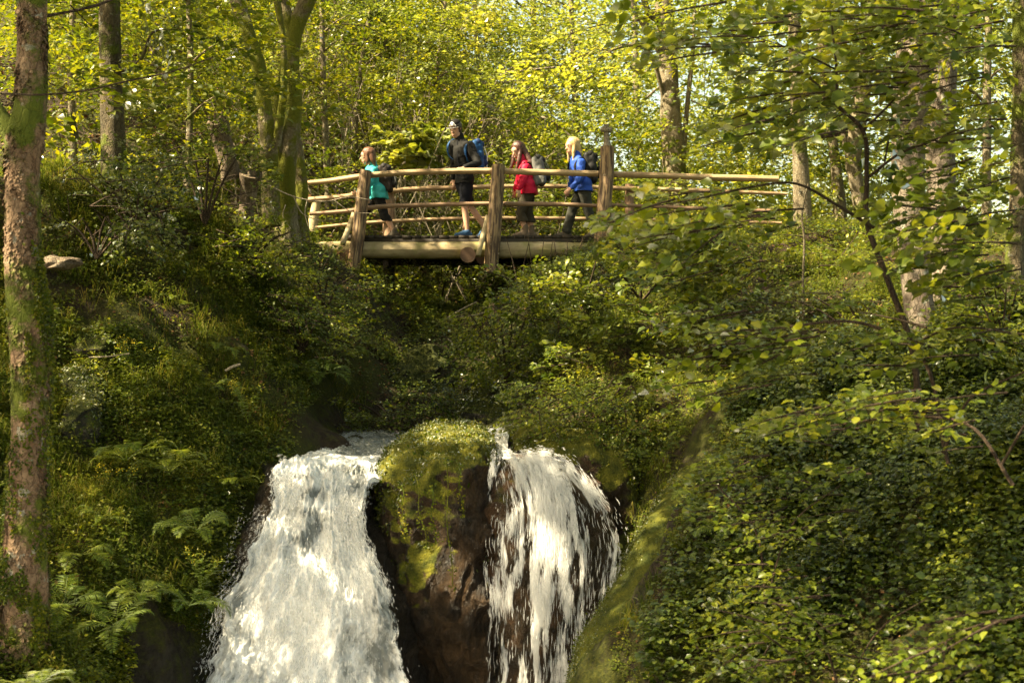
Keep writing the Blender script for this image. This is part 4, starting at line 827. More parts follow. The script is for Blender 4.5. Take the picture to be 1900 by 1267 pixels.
shr = [('shrub', 'dark shrub hanging over the right wall of the gully beneath the middle bridge post', (940,690,18.4), [(850,1000,570,690,17.6,18.8,80,.34,-.5,-.25)], .05),
       ('shrub', 'small leaved shrub left of the bridge post nearest the turquoise jacket', (600,560,19.4), [(540,680,500,600,18,19.6,40,.4,.3,.05)], .05),
       ('shrub', 'bushy green shrub spreading below the two broken stumps', (470,470,18.2), [(380,560,420,520,17.,18.6,60,.5,.3,.1)], .052),
       ('shrub', 'wide light green shrub on the left bank top between the big trunk and the stumps', (250,420,16.6), [(110,330,300,400,15.6,17.2,64,.5,.2,.1)], .055),
       ('shrub', 'leafy shrub growing around the tilted broken stump', (380,400,18), [(300,480,250,400,17,18.8,70,.5,.2,.1)], .055),
       ('shrub', 'fine leaved shrub hanging over the rocky gully on the left', (560,640,18), [(460,640,540,680,16.8,18,70,.4,.5,-.1)], .042),
       ('shrub', 'low creeping shrub right above the pool', (740,790,18.2), [(620,820,730,800,17.8,18.5,50,.3,.3,-.05)], .042),
       ('shrub', 'dark shrub with hanging roots under the overhang beside the big trunk', (180,460,15.8), [(90,300,395,440,15.4,16.4,34,.45,.1,-.2)], .055),
       ('maple_bush', 'bright green broad leaved bush behind the rails right of the turquoise jacket', (740,420,26), [(700,800,250,330,25.5,26.5,18,.5,-.3,0),(760,840,240,300,25.5,27,14,.5,-.3,0)], .15),
       ('shrub', 'sunlit shrub behind the rails at the middle of the bridge', (980,420,26), [(860,1120,330,430,25,28,50,.7,-.3,.1)], .085),
       ('shrub', 'shrub behind the rails at the left end of the bridge', (640,420,25), [(560,720,300,430,24.8,26.4,36,.6,-.3,.1)], .075),
       ('shrub', 'green bank of bushes seen through the gap beneath the bridge', (820,530,24), [(740,920,480,535,23,25,46,.45,-.1,.15)], .055),
       ('shrub', 'tall shrub on the path bank right of the rail ends', (1560,500,20), [(1480,1680,430,520,18.5,20.5,46,.5,-.2,.1)], .06),
       ('shrub', 'shrub in front of the twin beeches on the right slope', (1600,620,15.8), [(1380,1640,540,640,15,16.6,50,.45,-.3,.05)], .06),
       ('shrub', 'shrub at the right edge beside the dark mossy trunk', (1860,640,13.6), [(1780,1910,520,640,13,14.4,34,.4,-.3,.05)], .06)]
for k, (nm, lab, rt, bx, ls) in enumerate(shr):
    b0 = bx[0]; st = [[(rt[0], rt[1]+20, rt[2], 5), ((rt[0]+xx)/2, (rt[1]+b0[2])/2, rt[2], 4), (xx, b0[2]+10, rt[2]-.1, 2)] for xx in np.linspace(b0[0]+20, b0[1]-20, 5)] if rt[2] < 22 else [[(rt[0], rt[1]+20, rt[2], 4), (rt[0]+6, rt[1]-10, rt[2], 2)]]
    branchy(nm, lab, rt, st, bx, ls, 34, 'leaf_far' if nm == 'maple_bush' else 'leaf_near' if rt[2] > 17.5 else 'leaf_ivy' if k % 2 else 'leaf_near', .75 if nm != 'maple_bush' else .95, tw=60, group=None)

# stumps, dead wood, hanging twigs
for nm, lab, pts, m, sd in [('tree_stump', 'tall grey broken stump tilting left on the left bank top', [(428,330,18.6,36),(422,290,18.5,34),(412,250,18.4,38),(404,224,18.3,40)], 'stump', 4),
                            ('tree_stump', 'brown rotten stump in front of the mossy trunks, lower than the tilted one', [(452,450,18.8,34),(456,400,18.7,30),(462,350,18.6,30),(466,322,18.5,42)], 'stump', 8),
                            ('tree_stump', 'small dark stump behind the big flaky trunk', [(135,260,19,22),(130,240,19,24),(128,222,19,22)], 'bark_dark', 12)]:
    t = thing(nm, lab, 'stump', P(*pts[0][:3])); g = Geo(); px_tube(g, pts, 20, 24, 0, .35, sd)
    for q in range(7):
        a = q*.9; e = pts[-1]; w_ = e[3]*.4
        px_tube(g, [(e[0]+math.cos(a)*w_*.7, e[1]+4, e[2]+math.sin(a)*.08, 9), (e[0]+math.cos(a)*w_-2, e[1]-rng.uniform(6, 18), e[2]+math.sin(a)*.1, 3)], 5, 3, 0, .2, q)
    g.build('trunk', M[m], t)
def sticks(name, label, cat, lines, m, seed=0, group=None):
    g = Geo()
    for l in lines: px_tube(g, l, 6, len(l)*6, 0, .12, seed)
    return tag(g.build(name, M[m]), label, cat, group)
sticks('twig_vine', 'long thin reddish twig crossing the big trunk and running right', 'branch', [[(-20,172,10.7,5),(80,176,10.6,4),(160,168,10.8,4),(240,150,11,4),(320,133,11.2,3),(400,105,11.4,2)]], 'twig')
sticks('bare_branch', 'bare branch reaching right from the big trunk in the top left corner', 'branch', [[(75,32,11.05,8),(130,22,11.3,6),(180,10,11.5,6),(225,-8,11.7,5)], [(130,10,11.3,3),(160,40,11.4,2),(178,56,11.5,1.5)]], 'twig')
dl = [[(1000,215,33,9),(930,170,33,9),(880,150,33,8),(835,140,33,5)], [(880,170,33,6),(930,140,32.8,7),(990,130,32.6,6),(1030,125,32.5,3)], [(900,158,33,5),(960,152,32.8,6),(1005,148,32.6,3)],
      [(870,160,33,4),(885,180,33,3),(892,195,33,2)], [(930,143,33,4),(960,120,32.8,3),(1000,112,32.6,2)], [(960,152,33,3),(935,165,32.9,3),(915,180,32.8,2)]]
sticks('dead_branch', 'bleached fallen branches catching the sun high behind the man and the woman in red', 'branch', dl, 'deadwood')
sticks('dead_branch', 'pale fallen branch lit by the sun behind the rails above the woman in blue', 'branch', [[(965,225,32,5),(1010,220,32,8),(1040,235,32,6),(1065,262,32,3)], [(1030,300,32,4),(1070,310,32,6),(1110,335,32,3)]], 'deadwood')
sticks('bent_twigs', 'tangle of thin bare grey twigs at the left end of the bridge rails', 'branch',
       [[(500,345,20,3),(545,365,20,2.5),(600,374,20,2.5),(650,366,20,2),(690,372,20,2)], [(570,372,20,2.5),(566,395,20,2),(572,420,20,1.5)], [(545,365,20,2),(560,395,20,2),(600,412,20,1)], [(620,372,20,2),(650,392,20,1.5),(700,396,20,1)], [(530,380,20,2),(525,400,20,1.5),(540,425,20,1)]], 'deadwood')
sticks('fallen_twig', 'thin pale stick lying on the left bank in the middle of its slope', 'branch', [[(165,663,14.6,3),(205,661,14.5,3),(240,656,14.5,2)]], 'deadwood')
sticks('fallen_twig', 'short thick pale stick on the left bank above the ferns', 'branch', [[(418,688,15.1,5),(432,680,15.1,6),(446,676,15.1,5)]], 'deadwood')
sticks('fallen_twig', 'bent pale sticks in the gully below the middle bridge post', 'branch', [[(830,590,18.6,3),(855,575,18.6,3),(885,560,18.5,2)], [(845,588,18.6,3),(880,585,18.6,3),(915,575,18.5,2)], [(830,628,18.4,2.5),(870,660,18.2,2.5),(930,680,18,2),(980,700,17.8,2)]], 'deadwood')
sticks('dry_stalks', 'reddish dry stalks standing in front of the bridge beam right of the middle post', 'plant', [[(960+q*16+rng.uniform(-6, 6), 560, 20.6, 2), (955+q*16, 500, 20.6, 2), (950+q*17+rng.uniform(-14, 14), 425+rng.uniform(0, 30), 20.6, 1.2)] for q in range(8)], 'twig')
sticks('slim_stem', 'slim upright stem growing from the right slope left of the twin beeches', 'tree', [[(1490,610,16.4,5),(1490,520,16.5,5),(1492,440,16.5,4),(1488,400,16.5,4),(1500,340,16.5,3)]], 'bark_slim')

# ------------------------------------------------------------------ ground cover
def samp(n, xr, yr, dens=None, water=True):
    x = rng.uniform(*xr, n*9); y = rng.uniform(*yr, n*9)
    sl = np.sqrt(1+gz(x, y, dzdx)**2+gz(x, y, dzdy)**2); k = rng.random(n*9) < np.clip(sl/3., 0, 1)
    if water: k &= ~in_water(x, y)
    k &= np.abs(x/np.maximum(y, 1)) < .6
    if dens is not None: k &= rng.random(n*9) < dens(x, y)
    x, y = x[k][:n], y[k][:n]; return np.stack([x, y, gz(x, y)], -1), gn(x, y)
def plants(name, npl, per, h, ls, lm, xr, yr, dens, lw=.7, ov=False, spread=1.):
    p, nn = samp(npl, xr, yr, dens); n = len(p)
    hh = h*rng.uniform(.3, 1.2, n); ax = nrmz(nn*.8+[0, -.15, .6]+rng.normal(0, .3, nn.shape))
    t = rng.random((n, per)); a = rng.uniform(0, 2*np.pi, (n, per)); rr = hh[:, None]*spread*.6*np.sqrt(rng.random((n, per)))
    pos = p[:, None]+ax[:, None]*(hh[:, None]*t)[..., None]+np.stack([np.cos(a)*rr, np.sin(a)*rr, np.zeros_like(rr)], -1)
    d = np.stack([np.cos(a), np.sin(a), rng.normal(0, .3, a.shape)], -1); nr = nn[:, None]*.5+[0, 0, .8]+rng.normal(0, .35, d.shape)
    sz = ls*np.repeat(rng.uniform(.6, 1.3, n), per)*rng.uniform(.7, 1.2, n*per)
    g = Geo(); pos = pos.reshape(-1, 3)
    leaves(g, pos, d.reshape(-1, 3), nr.reshape(-1, 3), sz, lw, 0, ov)
    return tag(g.build(name, M[lm]), kind='stuff')
cl = lambda s, o, f=1.: (lambda x, y: np.clip(o+1.8*fbm(x*f, y*f, 0, s, 3), .12, 1))
plants('ivy', 19000, 14, .22, .052, 'leaf_ivy', (.6, 7.5), (7, 14.6), lambda x, y: np.clip(cl(11, .62, 1.5)(x, y), .08, 1)*(x > np.interp(y, [8, 11.5, 13, 15], [1.05, 1.12, 1.8, 2.55])), .8, True)
plants('undergrowth', 1500, 9, .28, .075, 'leaf_near', (1., 5.5), (8, 14.), lambda x, y: np.clip(-.1+2.6*fbm(x*.9, y*.9, 0, 131, 3), 0, 1), .7, True)
plants('undergrowth', 6500, 14, .2, .045, 'leaf_near', (.2, 9), (12.6, 22), cl(12, .6, .9), .7)
plants('undergrowth', 6500, 13, .16, .044, 'leaf_near', (-6, -1.6), (10.5, 15.5), cl(13, .5, 1.2), .65)
plants('undergrowth', 6500, 14, .17, .04, 'leaf_near', (-9, -1.2), (14.5, 22.), cl(14, .42, 1.1), .65)
plants('undergrowth', 3500, 14, .2, .045, 'leaf_ivy', (-1.6, 1.5), (17.6, 26), cl(15, .5, 1.), .65)
plants('undergrowth', 5000, 14, .35, .09, 'leaf_mid', (-16, 16), (22, 40), cl(16, .5, .6), .65)
plants('moss_carpet', 34000, 6, .03, .02, 'leaf_moss', (-6, -1.6), (11, 15.6), cl(17, .6, 1.4), .7)
plants('moss_carpet', 13000, 6, .035, .02, 'leaf_moss', (.1, 3.4), (11, 17), cl(18, .35, 1.4), .7)
plants('creeping_leaves', 4500, 9, .05, .022, 'leaf_moss', (-3.3, -2.1), (11.4, 15), cl(19, .8, 1.4), .8)
# grass tufts
def grass(n, xr, yr, s, L=.28):
    p, nn = samp(n, xr, yr, cl(s, .2, 1.4)); K = 16; m = len(p)
    P0 = np.repeat(p, K, 0)+rng.normal(0, .035, (m*K, 3))*[1, 1, .3]; a = rng.uniform(0, 6.28, m*K); ln = L*rng.uniform(.4, 1.3, m*K)
    out = np.stack([np.cos(a), np.sin(a)-.3, np.zeros(m*K)], -1); sd = np.stack([-np.sin(a), np.cos(a), np.zeros(m*K)], -1)*.0028
    b = P0+out*ln[:, None]*.35+np.array([0, 0, 1])*ln[:, None]*.6; c = P0+out*ln[:, None]*.8+np.array([0, 0, 1])*ln[:, None]*.45
    g = Geo(); V = np.stack([P0-sd, P0+sd, b+sd*.8, b-sd*.8, c], 1); q = np.arange(m*K)[:, None]*5
    g.add(V.reshape(-1, 3), [q+np.array([[0, 1, 2, 3]]), q+np.array([[3, 2, 4]])]); return tag(g.build('grass', M['grass']), kind='stuff')
grass(1900, (-6, -1.6), (10.8, 19), 21, .26); grass(1000, (.2, 6), (11.5, 20), 22, .24); grass(420, (-6, 6), (22, 28), 23, .4)
# leaf litter
p, nn = samp(22000, (-9, 9), (9.5, 24), cl(25, .35, 1.2)); g = Geo()
leaves(g, p+nn*.012, rng.normal(size=p.shape), nn+rng.normal(0, .35, p.shape), .045*rng.uniform(.5, 1.3, len(p)), .6); tag(g.build('leaf_litter', M['litter']), kind='stuff')
p, nn = samp(12000, (-14, 12), (24, 42), None); g = Geo()
leaves(g, p+nn*.02, rng.normal(size=p.shape), nn+rng.normal(0, .35, p.shape), .12*rng.uniform(.5, 1.3, len(p)), .6); tag(g.build('leaf_litter', M['litter']), kind='stuff')

# ------------------------------------------------------------------ ferns
def fern_mesh(seed, nf=8, L=.42):
    r = np.random.default_rng(seed); g = Geo(); pp, dd, nn, ss, ww = [], [], [], [], []
    for f in range(nf):
        a = f/nf*6.28+r.uniform(-.3, .3); o = np.array([math.cos(a), math.sin(a), 0]); ln = L*r.uniform(.75, 1.15); el = r.uniform(.7, 1.15)
        t = np.linspace(0, 1, 26); pts = o*(ln*np.sin(t*1.35)*math.cos(el*.55))[:, None]+np.array([0, 0, 1.])*(ln*(np.sin(el)*t*1.0-.75*t**2.2))[:, None]
        tube(g, pts[::5], np.linspace(.004, .001, 6), 4, 12, 0, cap=False)
        tg = nrmz(np.gradient(pts, axis=0)); sd = np.array([-o[1], o[0], 0]); up = np.cross(tg, sd)*-1
        for s in (-1, 1):
            k = np.arange(4, 26); wl = np.sin(np.pi*np.clip((t[k]-.1)/.95, 0, 1)**.7)*ln*.24*r.uniform(.75, 1.1, 22)+.012
            pp.append(pts[k]); dd.append(sd*s*1.+tg[k]*.45+r.normal(0, .08, (22, 3))); nn.append(-up[k]*1.+[0, 0, .4]); ss.append(wl); ww.append(np.clip(.0135/wl, .10, .6))
    leaves(g, np.concatenate(pp), np.concatenate(dd), np.concatenate(nn), np.concatenate(ss), np.concatenate(ww), 0, False, .02, .1)
    return g
def make_fern(seed, L):
    t = thing('fern', '', 'fern', (0, 0, 0)); fern_mesh(seed, 8, L).build('fronds', M['fern'], t); return t
ferns = [(235,860,13.7,1.25,'large fern with long arching fronds right of the big trunk at mid height'),(315,880,13.9,1.0,'fern just right of the largest fern on the left bank'),
         (365,990,13.1,1.05,'light green fern drooping toward the white water edge'),(215,1170,11.9,1.0,'fern low on the left bank right of the trunk foot'),
         (260,1110,12.2,.7,'small fern above the lowest fern of the left bank'),(190,975,12.9,.6,'small yellowish fern close to the big trunk'),
         (400,650,16.0,.9,'pale fern high on the left bank below the stumps'),(600,700,17.8,.95,'fern spreading over the gully left of the crag'),
         (650,665,18.6,.8,'fern directly above the pool on the gully wall'),(330,560,16.5,.6,'small fern beneath the shrubs of the left bank'),
         (440,790,15.2,.7,'fern on the left bank directly above the black wet rock'),(60,1290,9.6,.8,'fern frond in the lower left corner'),
         (1270,520,18.6,1.0,'fern standing between the low hazel and the twin beeches'),(1180,700,16.6,.7,'small sunlit fern on the slope above the right waterfall'),
         (1440,790,13.6,.8,'pale fern at the top of the mossy slab'),(1340,880,13.3,.9,'fern hanging on the mossy slab above the ivy'),(1300,990,12.6,.8,'fern on the middle of the mossy slab'),
         (1320,620,17.2,.8,'fern on the shaded right slope under the hazel'),(1640,560,16.6,.8,'fern in front of the left twin beech'),(1830,560,15.4,.9,'fern right of the twin beech trunks'),
         (1350,1090,11.9,.7,'lowest fern on the ivy covered slope'),
         (150,1010,12.5,.8,'fern right against the big trunk below the middle of the picture'),(420,900,14.4,.9,'fern hanging beside the top of the black wet rock'),(350,1130,12.6,.9,'bright fern above the foaming lower left water edge'),
         (290,960,13.3,.8,'fern in the middle of the left bank between two larger ferns'),(120,1130,11.6,.9,'fern at the foot of the big trunk'),(520,720,17.2,.8,'fern under the fine leaved gully shrub'),
         (380,760,15.3,.8,'fern on the left bank below the short thick stick'),(560,640,18.0,.7,'fern half hidden in the gully shrub'),(1000,640,18.4,.8,'fern in the sunlit bramble bush below the bridge'),
         (1130,760,16.0,.6,'little fern in the bush overhanging the right waterfall'),(1420,700,14.9,.8,'fern under the reaching hazel branches'),(1560,720,13.9,.8,'fern on the right slope left of the sapling foot')]
base = None
protos = [make_fern(101, .42), make_fern(102, .46)]
for k, (px, py, Y, s, lab) in enumerate(ferns):
    x = (px-950)/F*Y; pr = protos[k % 2]
    if k < 2: r = pr; ch = [c for c in COL.objects if c.parent == r]
    else:
        r = pr.copy(); COL.objects.link(r)
        for c in [c for c in COL.objects if c.parent == pr]:
            d = c.copy(); COL.objects.link(d); d.parent = r
    P0 = P(px, py, Y); z = float(gz(x, Y)); z = z if abs(z-P0[2]) < .25 else P0[2] if P0[2] > z else z
    r.location = (x, Y, z+.03); r.rotation_euler = (.25, 0, rng.uniform(0, 6)); r.scale = (s,)*3; r['label'] = lab; r['group'] = 'ferns on the banks'
# ragwort-like plants with yellow flowers
for px, py, Y, h, lab in [(250,650,15.1,.4,'yellow flowering plant on the left bank below the slate outcrop'),(460,730,15.3,.45,'yellow flowering plant on the left bank above the black wet rock'),(220,890,13.5,.35,'small yellow flowering plant beside the largest fern'),(375,1040,12.9,.4,'leafy stalks with small yellow buds near the white water')]:
    t = thing('flowering_plant', lab, 'plant', P(px, py, Y)+[0, 0, -h*.7]); g = Geo(); gf = Geo()
    for q in range(7):
        a = rng.uniform(0, 6.28); b = P(px, py, Y)+[0, 0, -h*.7]; e = b+np.array([math.cos(a)*.16, math.sin(a)*.1-.05, h*rng.uniform(.7, 1.1)]); m_ = (b+e)/2+[0, 0, .04]
        tube(g, [b, m_, e], [.004, .003, .002], 4, 8, 0, cap=False)
        tt = np.linspace(.15, .95, 11)[:, None]; pp = b*(1-tt)+e*tt; an = rng.uniform(0, 6.28, 11)
        leaves(g, pp, np.stack([np.cos(an), np.sin(an), .25*np.ones(11)], -1), np.tile([0, 0, 1.], (11, 1)), .085*rng.uniform(.7, 1.1, 11), .3, 0, True)
        fp = e+rng.normal(0, .025, (14, 3)); leaves(g, fp, rng.normal(size=(14, 3)), rng.normal(size=(14, 3))+[0, 0, 1], .016, .9, 1)
    g.build('stalks', [M['fern'], M['flower']], t); pass

# ------------------------------------------------------------------ the log footbridge
YN, YF = 22.0, 24.2
br = thing('footbridge', 'rustic log footbridge with peeled pole railings crossing the gully', 'bridge', P(900, 470, 22))
def part(name, mats, fn, label=None):
    g = Geo(); g.capmi = 1; fn(g); o = g.build(name, mats, br)
    if label: o['label'] = label
    return o
def pole(name, pts, m, label=None, sides=14, rough=.08, seed=0, n=None):
    return part(name, [M[m], M['endgrain']], lambda g: px_tube(g, pts, sides, n or max(30, len(pts)*8), 0, rough, seed), label)
zt = 1.645
def deck(g):
    x = -2.55; k = 0
    while x < 1.95:
        wv = rng.uniform(.13, .16); boxm(g, (x+wv/2, (YN+YF)/2+rng.uniform(-.015, .015), zt-.04+rng.uniform(-.004, .004)), (wv/2-.004, 0, 0), (0, (YF-YN)/2+.08, 0), (0, 0, .028)); x += wv
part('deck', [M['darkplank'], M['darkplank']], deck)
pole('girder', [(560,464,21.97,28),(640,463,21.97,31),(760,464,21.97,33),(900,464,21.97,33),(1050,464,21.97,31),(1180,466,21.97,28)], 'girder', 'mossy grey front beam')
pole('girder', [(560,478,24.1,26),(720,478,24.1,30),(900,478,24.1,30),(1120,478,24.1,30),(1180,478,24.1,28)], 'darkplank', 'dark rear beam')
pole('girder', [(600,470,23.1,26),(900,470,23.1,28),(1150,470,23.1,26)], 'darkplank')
part('edge_board', [M['darkplank'], M['darkplank']], lambda g: boxm(g, (-.25, YN-.065, zt-.105), (2.2, 0, 0), (0, .02, 0), (0, 0, .042)))
for pts, sd in [([(868,473,21.55,29),(870,474,22.8,29),(872,474,24.3,28)], 1), ([(896,478,21.9,26),(898,478,24.2,26)], 2), ([(640,478,21.8,28),(642,478,24.3,28)], 3), ([(1125,478,21.8,28),(1125,478,24.3,28)], 4)]:
    pole('cross_beam', pts, 'rail_dark', None, 16, .05, sd)
pole('support_post', [(722,478,24,22),(721,535,24,24),(720,600,24,26)], 'darkplank')
pole('support_post', [(660,470,23,24),(660,560,23,26)], 'darkplank')
PW = 'postwood'
pole('post', [(655,502,21.75,23),(664,440,21.8,25),(671,380,21.85,24),(679,317,21.9,22)], PW, 'leaning front post', 18, .07, 11)
pole('post', [(910,506,21.7,26),(915,440,21.75,28),(920,380,21.8,26),(925,307,21.85,24)], PW, 'leaning middle front post with dark bark streaks', 18, .07, 12)
pole('post', [(1117,450,21.75,30),(1121,380,21.8,28),(1126,320,21.85,27),(1127,272,21.85,26)], PW, 'tall front post topped by a carved cross', 18, .06, 13)
pole('post', [(722,440,24.4,24),(722,400,24.4,22),(722,346,24.4,19)], 'rail_dark', None, 14, .08, 14)
pole('post', [(1170,430,24.4,20),(1168,390,24.4,17),(1168,342,24.4,16)], 'rail_dark', None, 14, .08, 15)
pole('post', [(863,440,24.4,9),(862,400,24.4,8),(860,384,24.4,8)], 'rail_dark', None, 10, .08, 16)
pole('post', [(976,440,24.4,9),(976,400,24.4,8),(974,348,24.4,8)], 'rail_dark', None, 10, .08, 16)
pole('post', [(580,430,24.6,20),(583,400,24.6,18),(588,372,24.6,15)], 'plank', None, 14, .08, 17)
pole('post', [(514,410,22.5,14),(518,380,22.5,13),(522,338,22.5,9)], 'plank', None, 14, .08, 18)
# carved cross finial
def fin(g):
    c = P(1126, 252, 21.85); s = 21.85/F
    tube(g, [P(1127, 274, 21.85), P(1126, 262, 21.85), P(1125, 246, 21.85)], [9*s, 5.5*s, 5*s], 4, 6, 0)
    boxm(g, P(1125.5, 241, 21.85), (10.5*s, 0, 0), (0, 5*s, 0), (0, 0, 4.2*s)); boxm(g, P(1125, 235, 21.85), (4.5*s, 0, 0), (0, 4.6*s, 0), (0, 0, 4*s))
part('finial', [M['deadwood'], M['deadwood']], fin)
pole('rail', [(530,343,22.3,8),(600,337,22.2,9.5),(690,325,21.98,11),(780,319.5,21.95,11),(860,317.5,21.93,11),(925,317.5,21.92,11.5)], 'peeled_top', 'front top rail, left length', 14, .05, 21)
pole('rail', [(930,318,21.92,11.5),(1020,320.5,21.92,11.5),(1110,322.5,21.93,11.5)], 'peeled_top', 'front top rail, middle length', 14, .05, 22)
pole('rail', [(1138,324,21.95,12),(1220,326,22.0,11.5),(1300,329,22.05,12),(1380,331,22.1,12.5),(1444,332.5,22.1,12)], 'peeled_top', 'front top rail, right length', 14, .05, 23)
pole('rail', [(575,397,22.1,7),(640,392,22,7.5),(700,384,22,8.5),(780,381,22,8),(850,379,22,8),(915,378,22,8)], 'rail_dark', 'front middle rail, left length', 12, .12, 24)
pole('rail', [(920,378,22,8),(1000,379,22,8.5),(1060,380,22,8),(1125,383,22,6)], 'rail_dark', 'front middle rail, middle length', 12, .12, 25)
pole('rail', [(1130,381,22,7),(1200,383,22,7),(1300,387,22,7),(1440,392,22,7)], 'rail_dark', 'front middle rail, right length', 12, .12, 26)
pole('rail', [(572,371,24.4,10),(630,366,24.35,10),(690,358,24.3,9.5),(780,350.5,24.3,9),(860,348,24.3,8.5),(960,346,24.3,8.5),(1040,346,24.3,8.5),(1110,348,24.3,8)], 'peeled', 'rear top rail', 14, .08, 27)
pole('rail', [(1110,348,24.3,8),(1180,350.5,24.3,8.5),(1280,353,24.3,8),(1380,357,24.3,7),(1460,360,24.3,6)], 'peeled', None, 14, .08, 28)
pole('rail', [(585,423,24.3,6),(650,416,24.3,6.5),(740,410,24.3,7),(850,406,24.3,7),(960,405,24.3,7),(1080,406,24.3,7),(1180,408,24.3,7)], 'peeled', 'rear middle rail', 12, .1, 29)
pole('rail', [(1180,408,24.3,7),(1300,410,24.3,6.5),(1450,414,24.3,6)], 'peeled', None, 12, .1, 30)
def brace(a, b, wd):
    A_, B_ = P(*a), P(*b); d = B_-A_; L = np.linalg.norm(d); d /= L; s = nrmz(np.cross(d, [0, 1, 0])); t = np.cross(d, s)
    part('brace', [M['plank'], M['plank']], lambda g: boxm(g, (A_+B_)/2, s*wd/2/F*22, t*.04, d*L/2))
brace((905,402,21.9), (887,474,21.55), 9); brace((657,398,22), (636,452,21.6), 9); brace((1139,396,21.9), (1128,440,21.6), 9)
# screw heads
for a in [(911,440),(910,453),(925,470),(1122,324)]:
    c = P(a[0], a[1], 21.56); part('screw', [M['deadwood'], M['deadwood']], lambda g: tube(g, [c, c+np.array([0, .12, 0])], [.011, .011], 8, 2, 0))

# path surface beyond the bridge end
# ------------------------------------------------------------------ walkers
def capsule(g, a, b, ra, rb, flat=None, fdir=None, n=18, k=9):
    a, b = np.asarray(a, float), np.asarray(b, float); d = b-a; L = np.linalg.norm(d); d = d/max(L, 1e-6)
    if L < 1e-6: d = np.array([0, 0, 1.])
    ref = np.asarray(fdir, float) if fdir is not None else (np.array([0, 1., 0]) if abs(d[1]) < .9 else np.array([1., 0, 0]))
    y = nrmz(ref-d*(ref@d)); x = np.cross(y, d)
    th = np.linspace(0, np.pi, k)
    rows = [(-math.cos(t)*ra, math.sin(t)*ra) for t in th if t <= np.pi/2+1e-6]+[(L-math.cos(t)*rb, math.sin(t)*rb) for t in th if t >= np.pi/2-1e-6]
    ph = np.linspace(0, 2*np.pi, n, endpoint=False); fl = flat or 1.
    V = [a+d*rows[0][0]]
    for (h, r) in rows[1:-1]:
        for p in ph: V.append(a+d*h+x*math.cos(p)*r+y*math.sin(p)*r*fl)
    V.append(a+d*rows[-1][0]); m = len(rows)-2; f4, f3 = [], []
    for i in range(m-1):
        for j in range(n): f4.append((1+i*n+j, 1+i*n+(j+1) % n, 1+(i+1)*n+(j+1) % n, 1+(i+1)*n+j))
    for j in range(n): f3.append((0, 1+(j+1) % n, 1+j)); f3.append((len(V)-1, 1+(m-1)*n+j, 1+(m-1)*n+(j+1) % n))
    g.add(np.array(V), [np.array(f4), np.array(f3)])
def blob(name, caps, vox, mats, parent=None, sm=4, extra=None, clip=None, fold=0.):
    g = Geo()
    for c in caps: capsule(g, *c[:4], **(c[4] if len(c) > 4 else {}))
    o = g.build('tmp', []); md = o.modifiers.new('r', 'REMESH'); md.mode = 'VOXEL'; md.voxel_size = vox; md.use_smooth_shade = True
    if sm: s = o.modifiers.new('s', 'SMOOTH'); s.iterations = sm; s.factor = .6
    dg = bpy.context.evaluated_depsgraph_get(); dg.update()
    me = bpy.data.meshes.new_from_object(o.evaluated_get(dg)); bpy.data.objects.remove(o)
    nv = len(me.vertices); co = np.empty(nv*3, np.float32); me.vertices.foreach_get('co', co)
    np_ = len(me.polygons); lt = np.empty(np_, np.int32); me.polygons.foreach_get('loop_total', lt); li = np.empty(len(me.loops), np.int32); me.loops.foreach_get('vertex_index', li)
    co = co.reshape(-1, 3).astype(float)
    if fold:
        no = np.empty(nv*3, np.float32); me.vertices.foreach_get('normal', no); no = no.reshape(-1, 3)
        r_ = 1-np.abs(vn(co[:, 0]*9+co[:, 2]*5, co[:, 1]*9, co[:, 2]*13-co[:, 0]*4, 91))*2; r2 = vn(co[:, 0]*20, co[:, 1]*20, co[:, 2]*26, 92)
        co = co+no*((r_*.7+r2*.3)*fold)[:, None]
    if clip is not None: co[:, 2] = np.maximum(co[:, 2], clip+.006*vn(co[:, 0]*14, co[:, 1]*14, 0, 93))
    g2 = Geo(); st = np.concatenate([[0], np.cumsum(lt)[:-1]]); fs = []
    for k in (3, 4):
        w_ = np.where(lt == k)[0]
        if len(w_): fs.append(li[st[w_][:, None]+np.arange(k)])
    g2.add(co.reshape(-1, 3), fs)
    if extra: extra(g2)
    bpy.data.meshes.remove(me)
    o = g2.build(name, mats, parent); return o
def hand(caps, w, d, side, curl=.5, s=1.):
    """palm and five separate fingers: w wrist, d direction of the hand, side = thumb side"""
    w, d, side = np.asarray(w, float), nrmz(d), nrmz(side); pn = nrmz(np.cross(d, side)); side = np.cross(pn, d)
    caps.append((w, w+d*.035*s, .026*s, .030*s, dict(flat=.55, fdir=pn))); caps.append((w+d*.035*s, w+d*.075*s, .034*s, .034*s, dict(flat=.42, fdir=pn)))
    for q, (o, L) in enumerate([(.027, .066), (.009, .074), (-.009, .069), (-.026, .054)]):
        b = w+d*.088*s+side*o*s; dd = nrmz(d+side*o*3+pn*curl*.5); m_ = b+dd*L*.5*s; e = m_+nrmz(dd+pn*curl*1.1)*L*.5*s
        caps.append((b, m_, .0088*s, .0080*s)); caps.append((m_, e, .0080*s, .0068*s))
    b = w+d*.03*s+side*.026*s; m_ = b+nrmz(d*.7+side*.8)*.034*s; e = m_+nrmz(d+side*.15+pn*.3)*.03*s
    caps.append((b, m_, .012*s, .010*s)); caps.append((m_, e, .010*s, .008*s))
SK = skin('skin', (.56, .33, .22)); SKD = skin('lips', (.38, .14, .11))
EYE = cloth('eye_dark', (.03, .02, .015), .3)
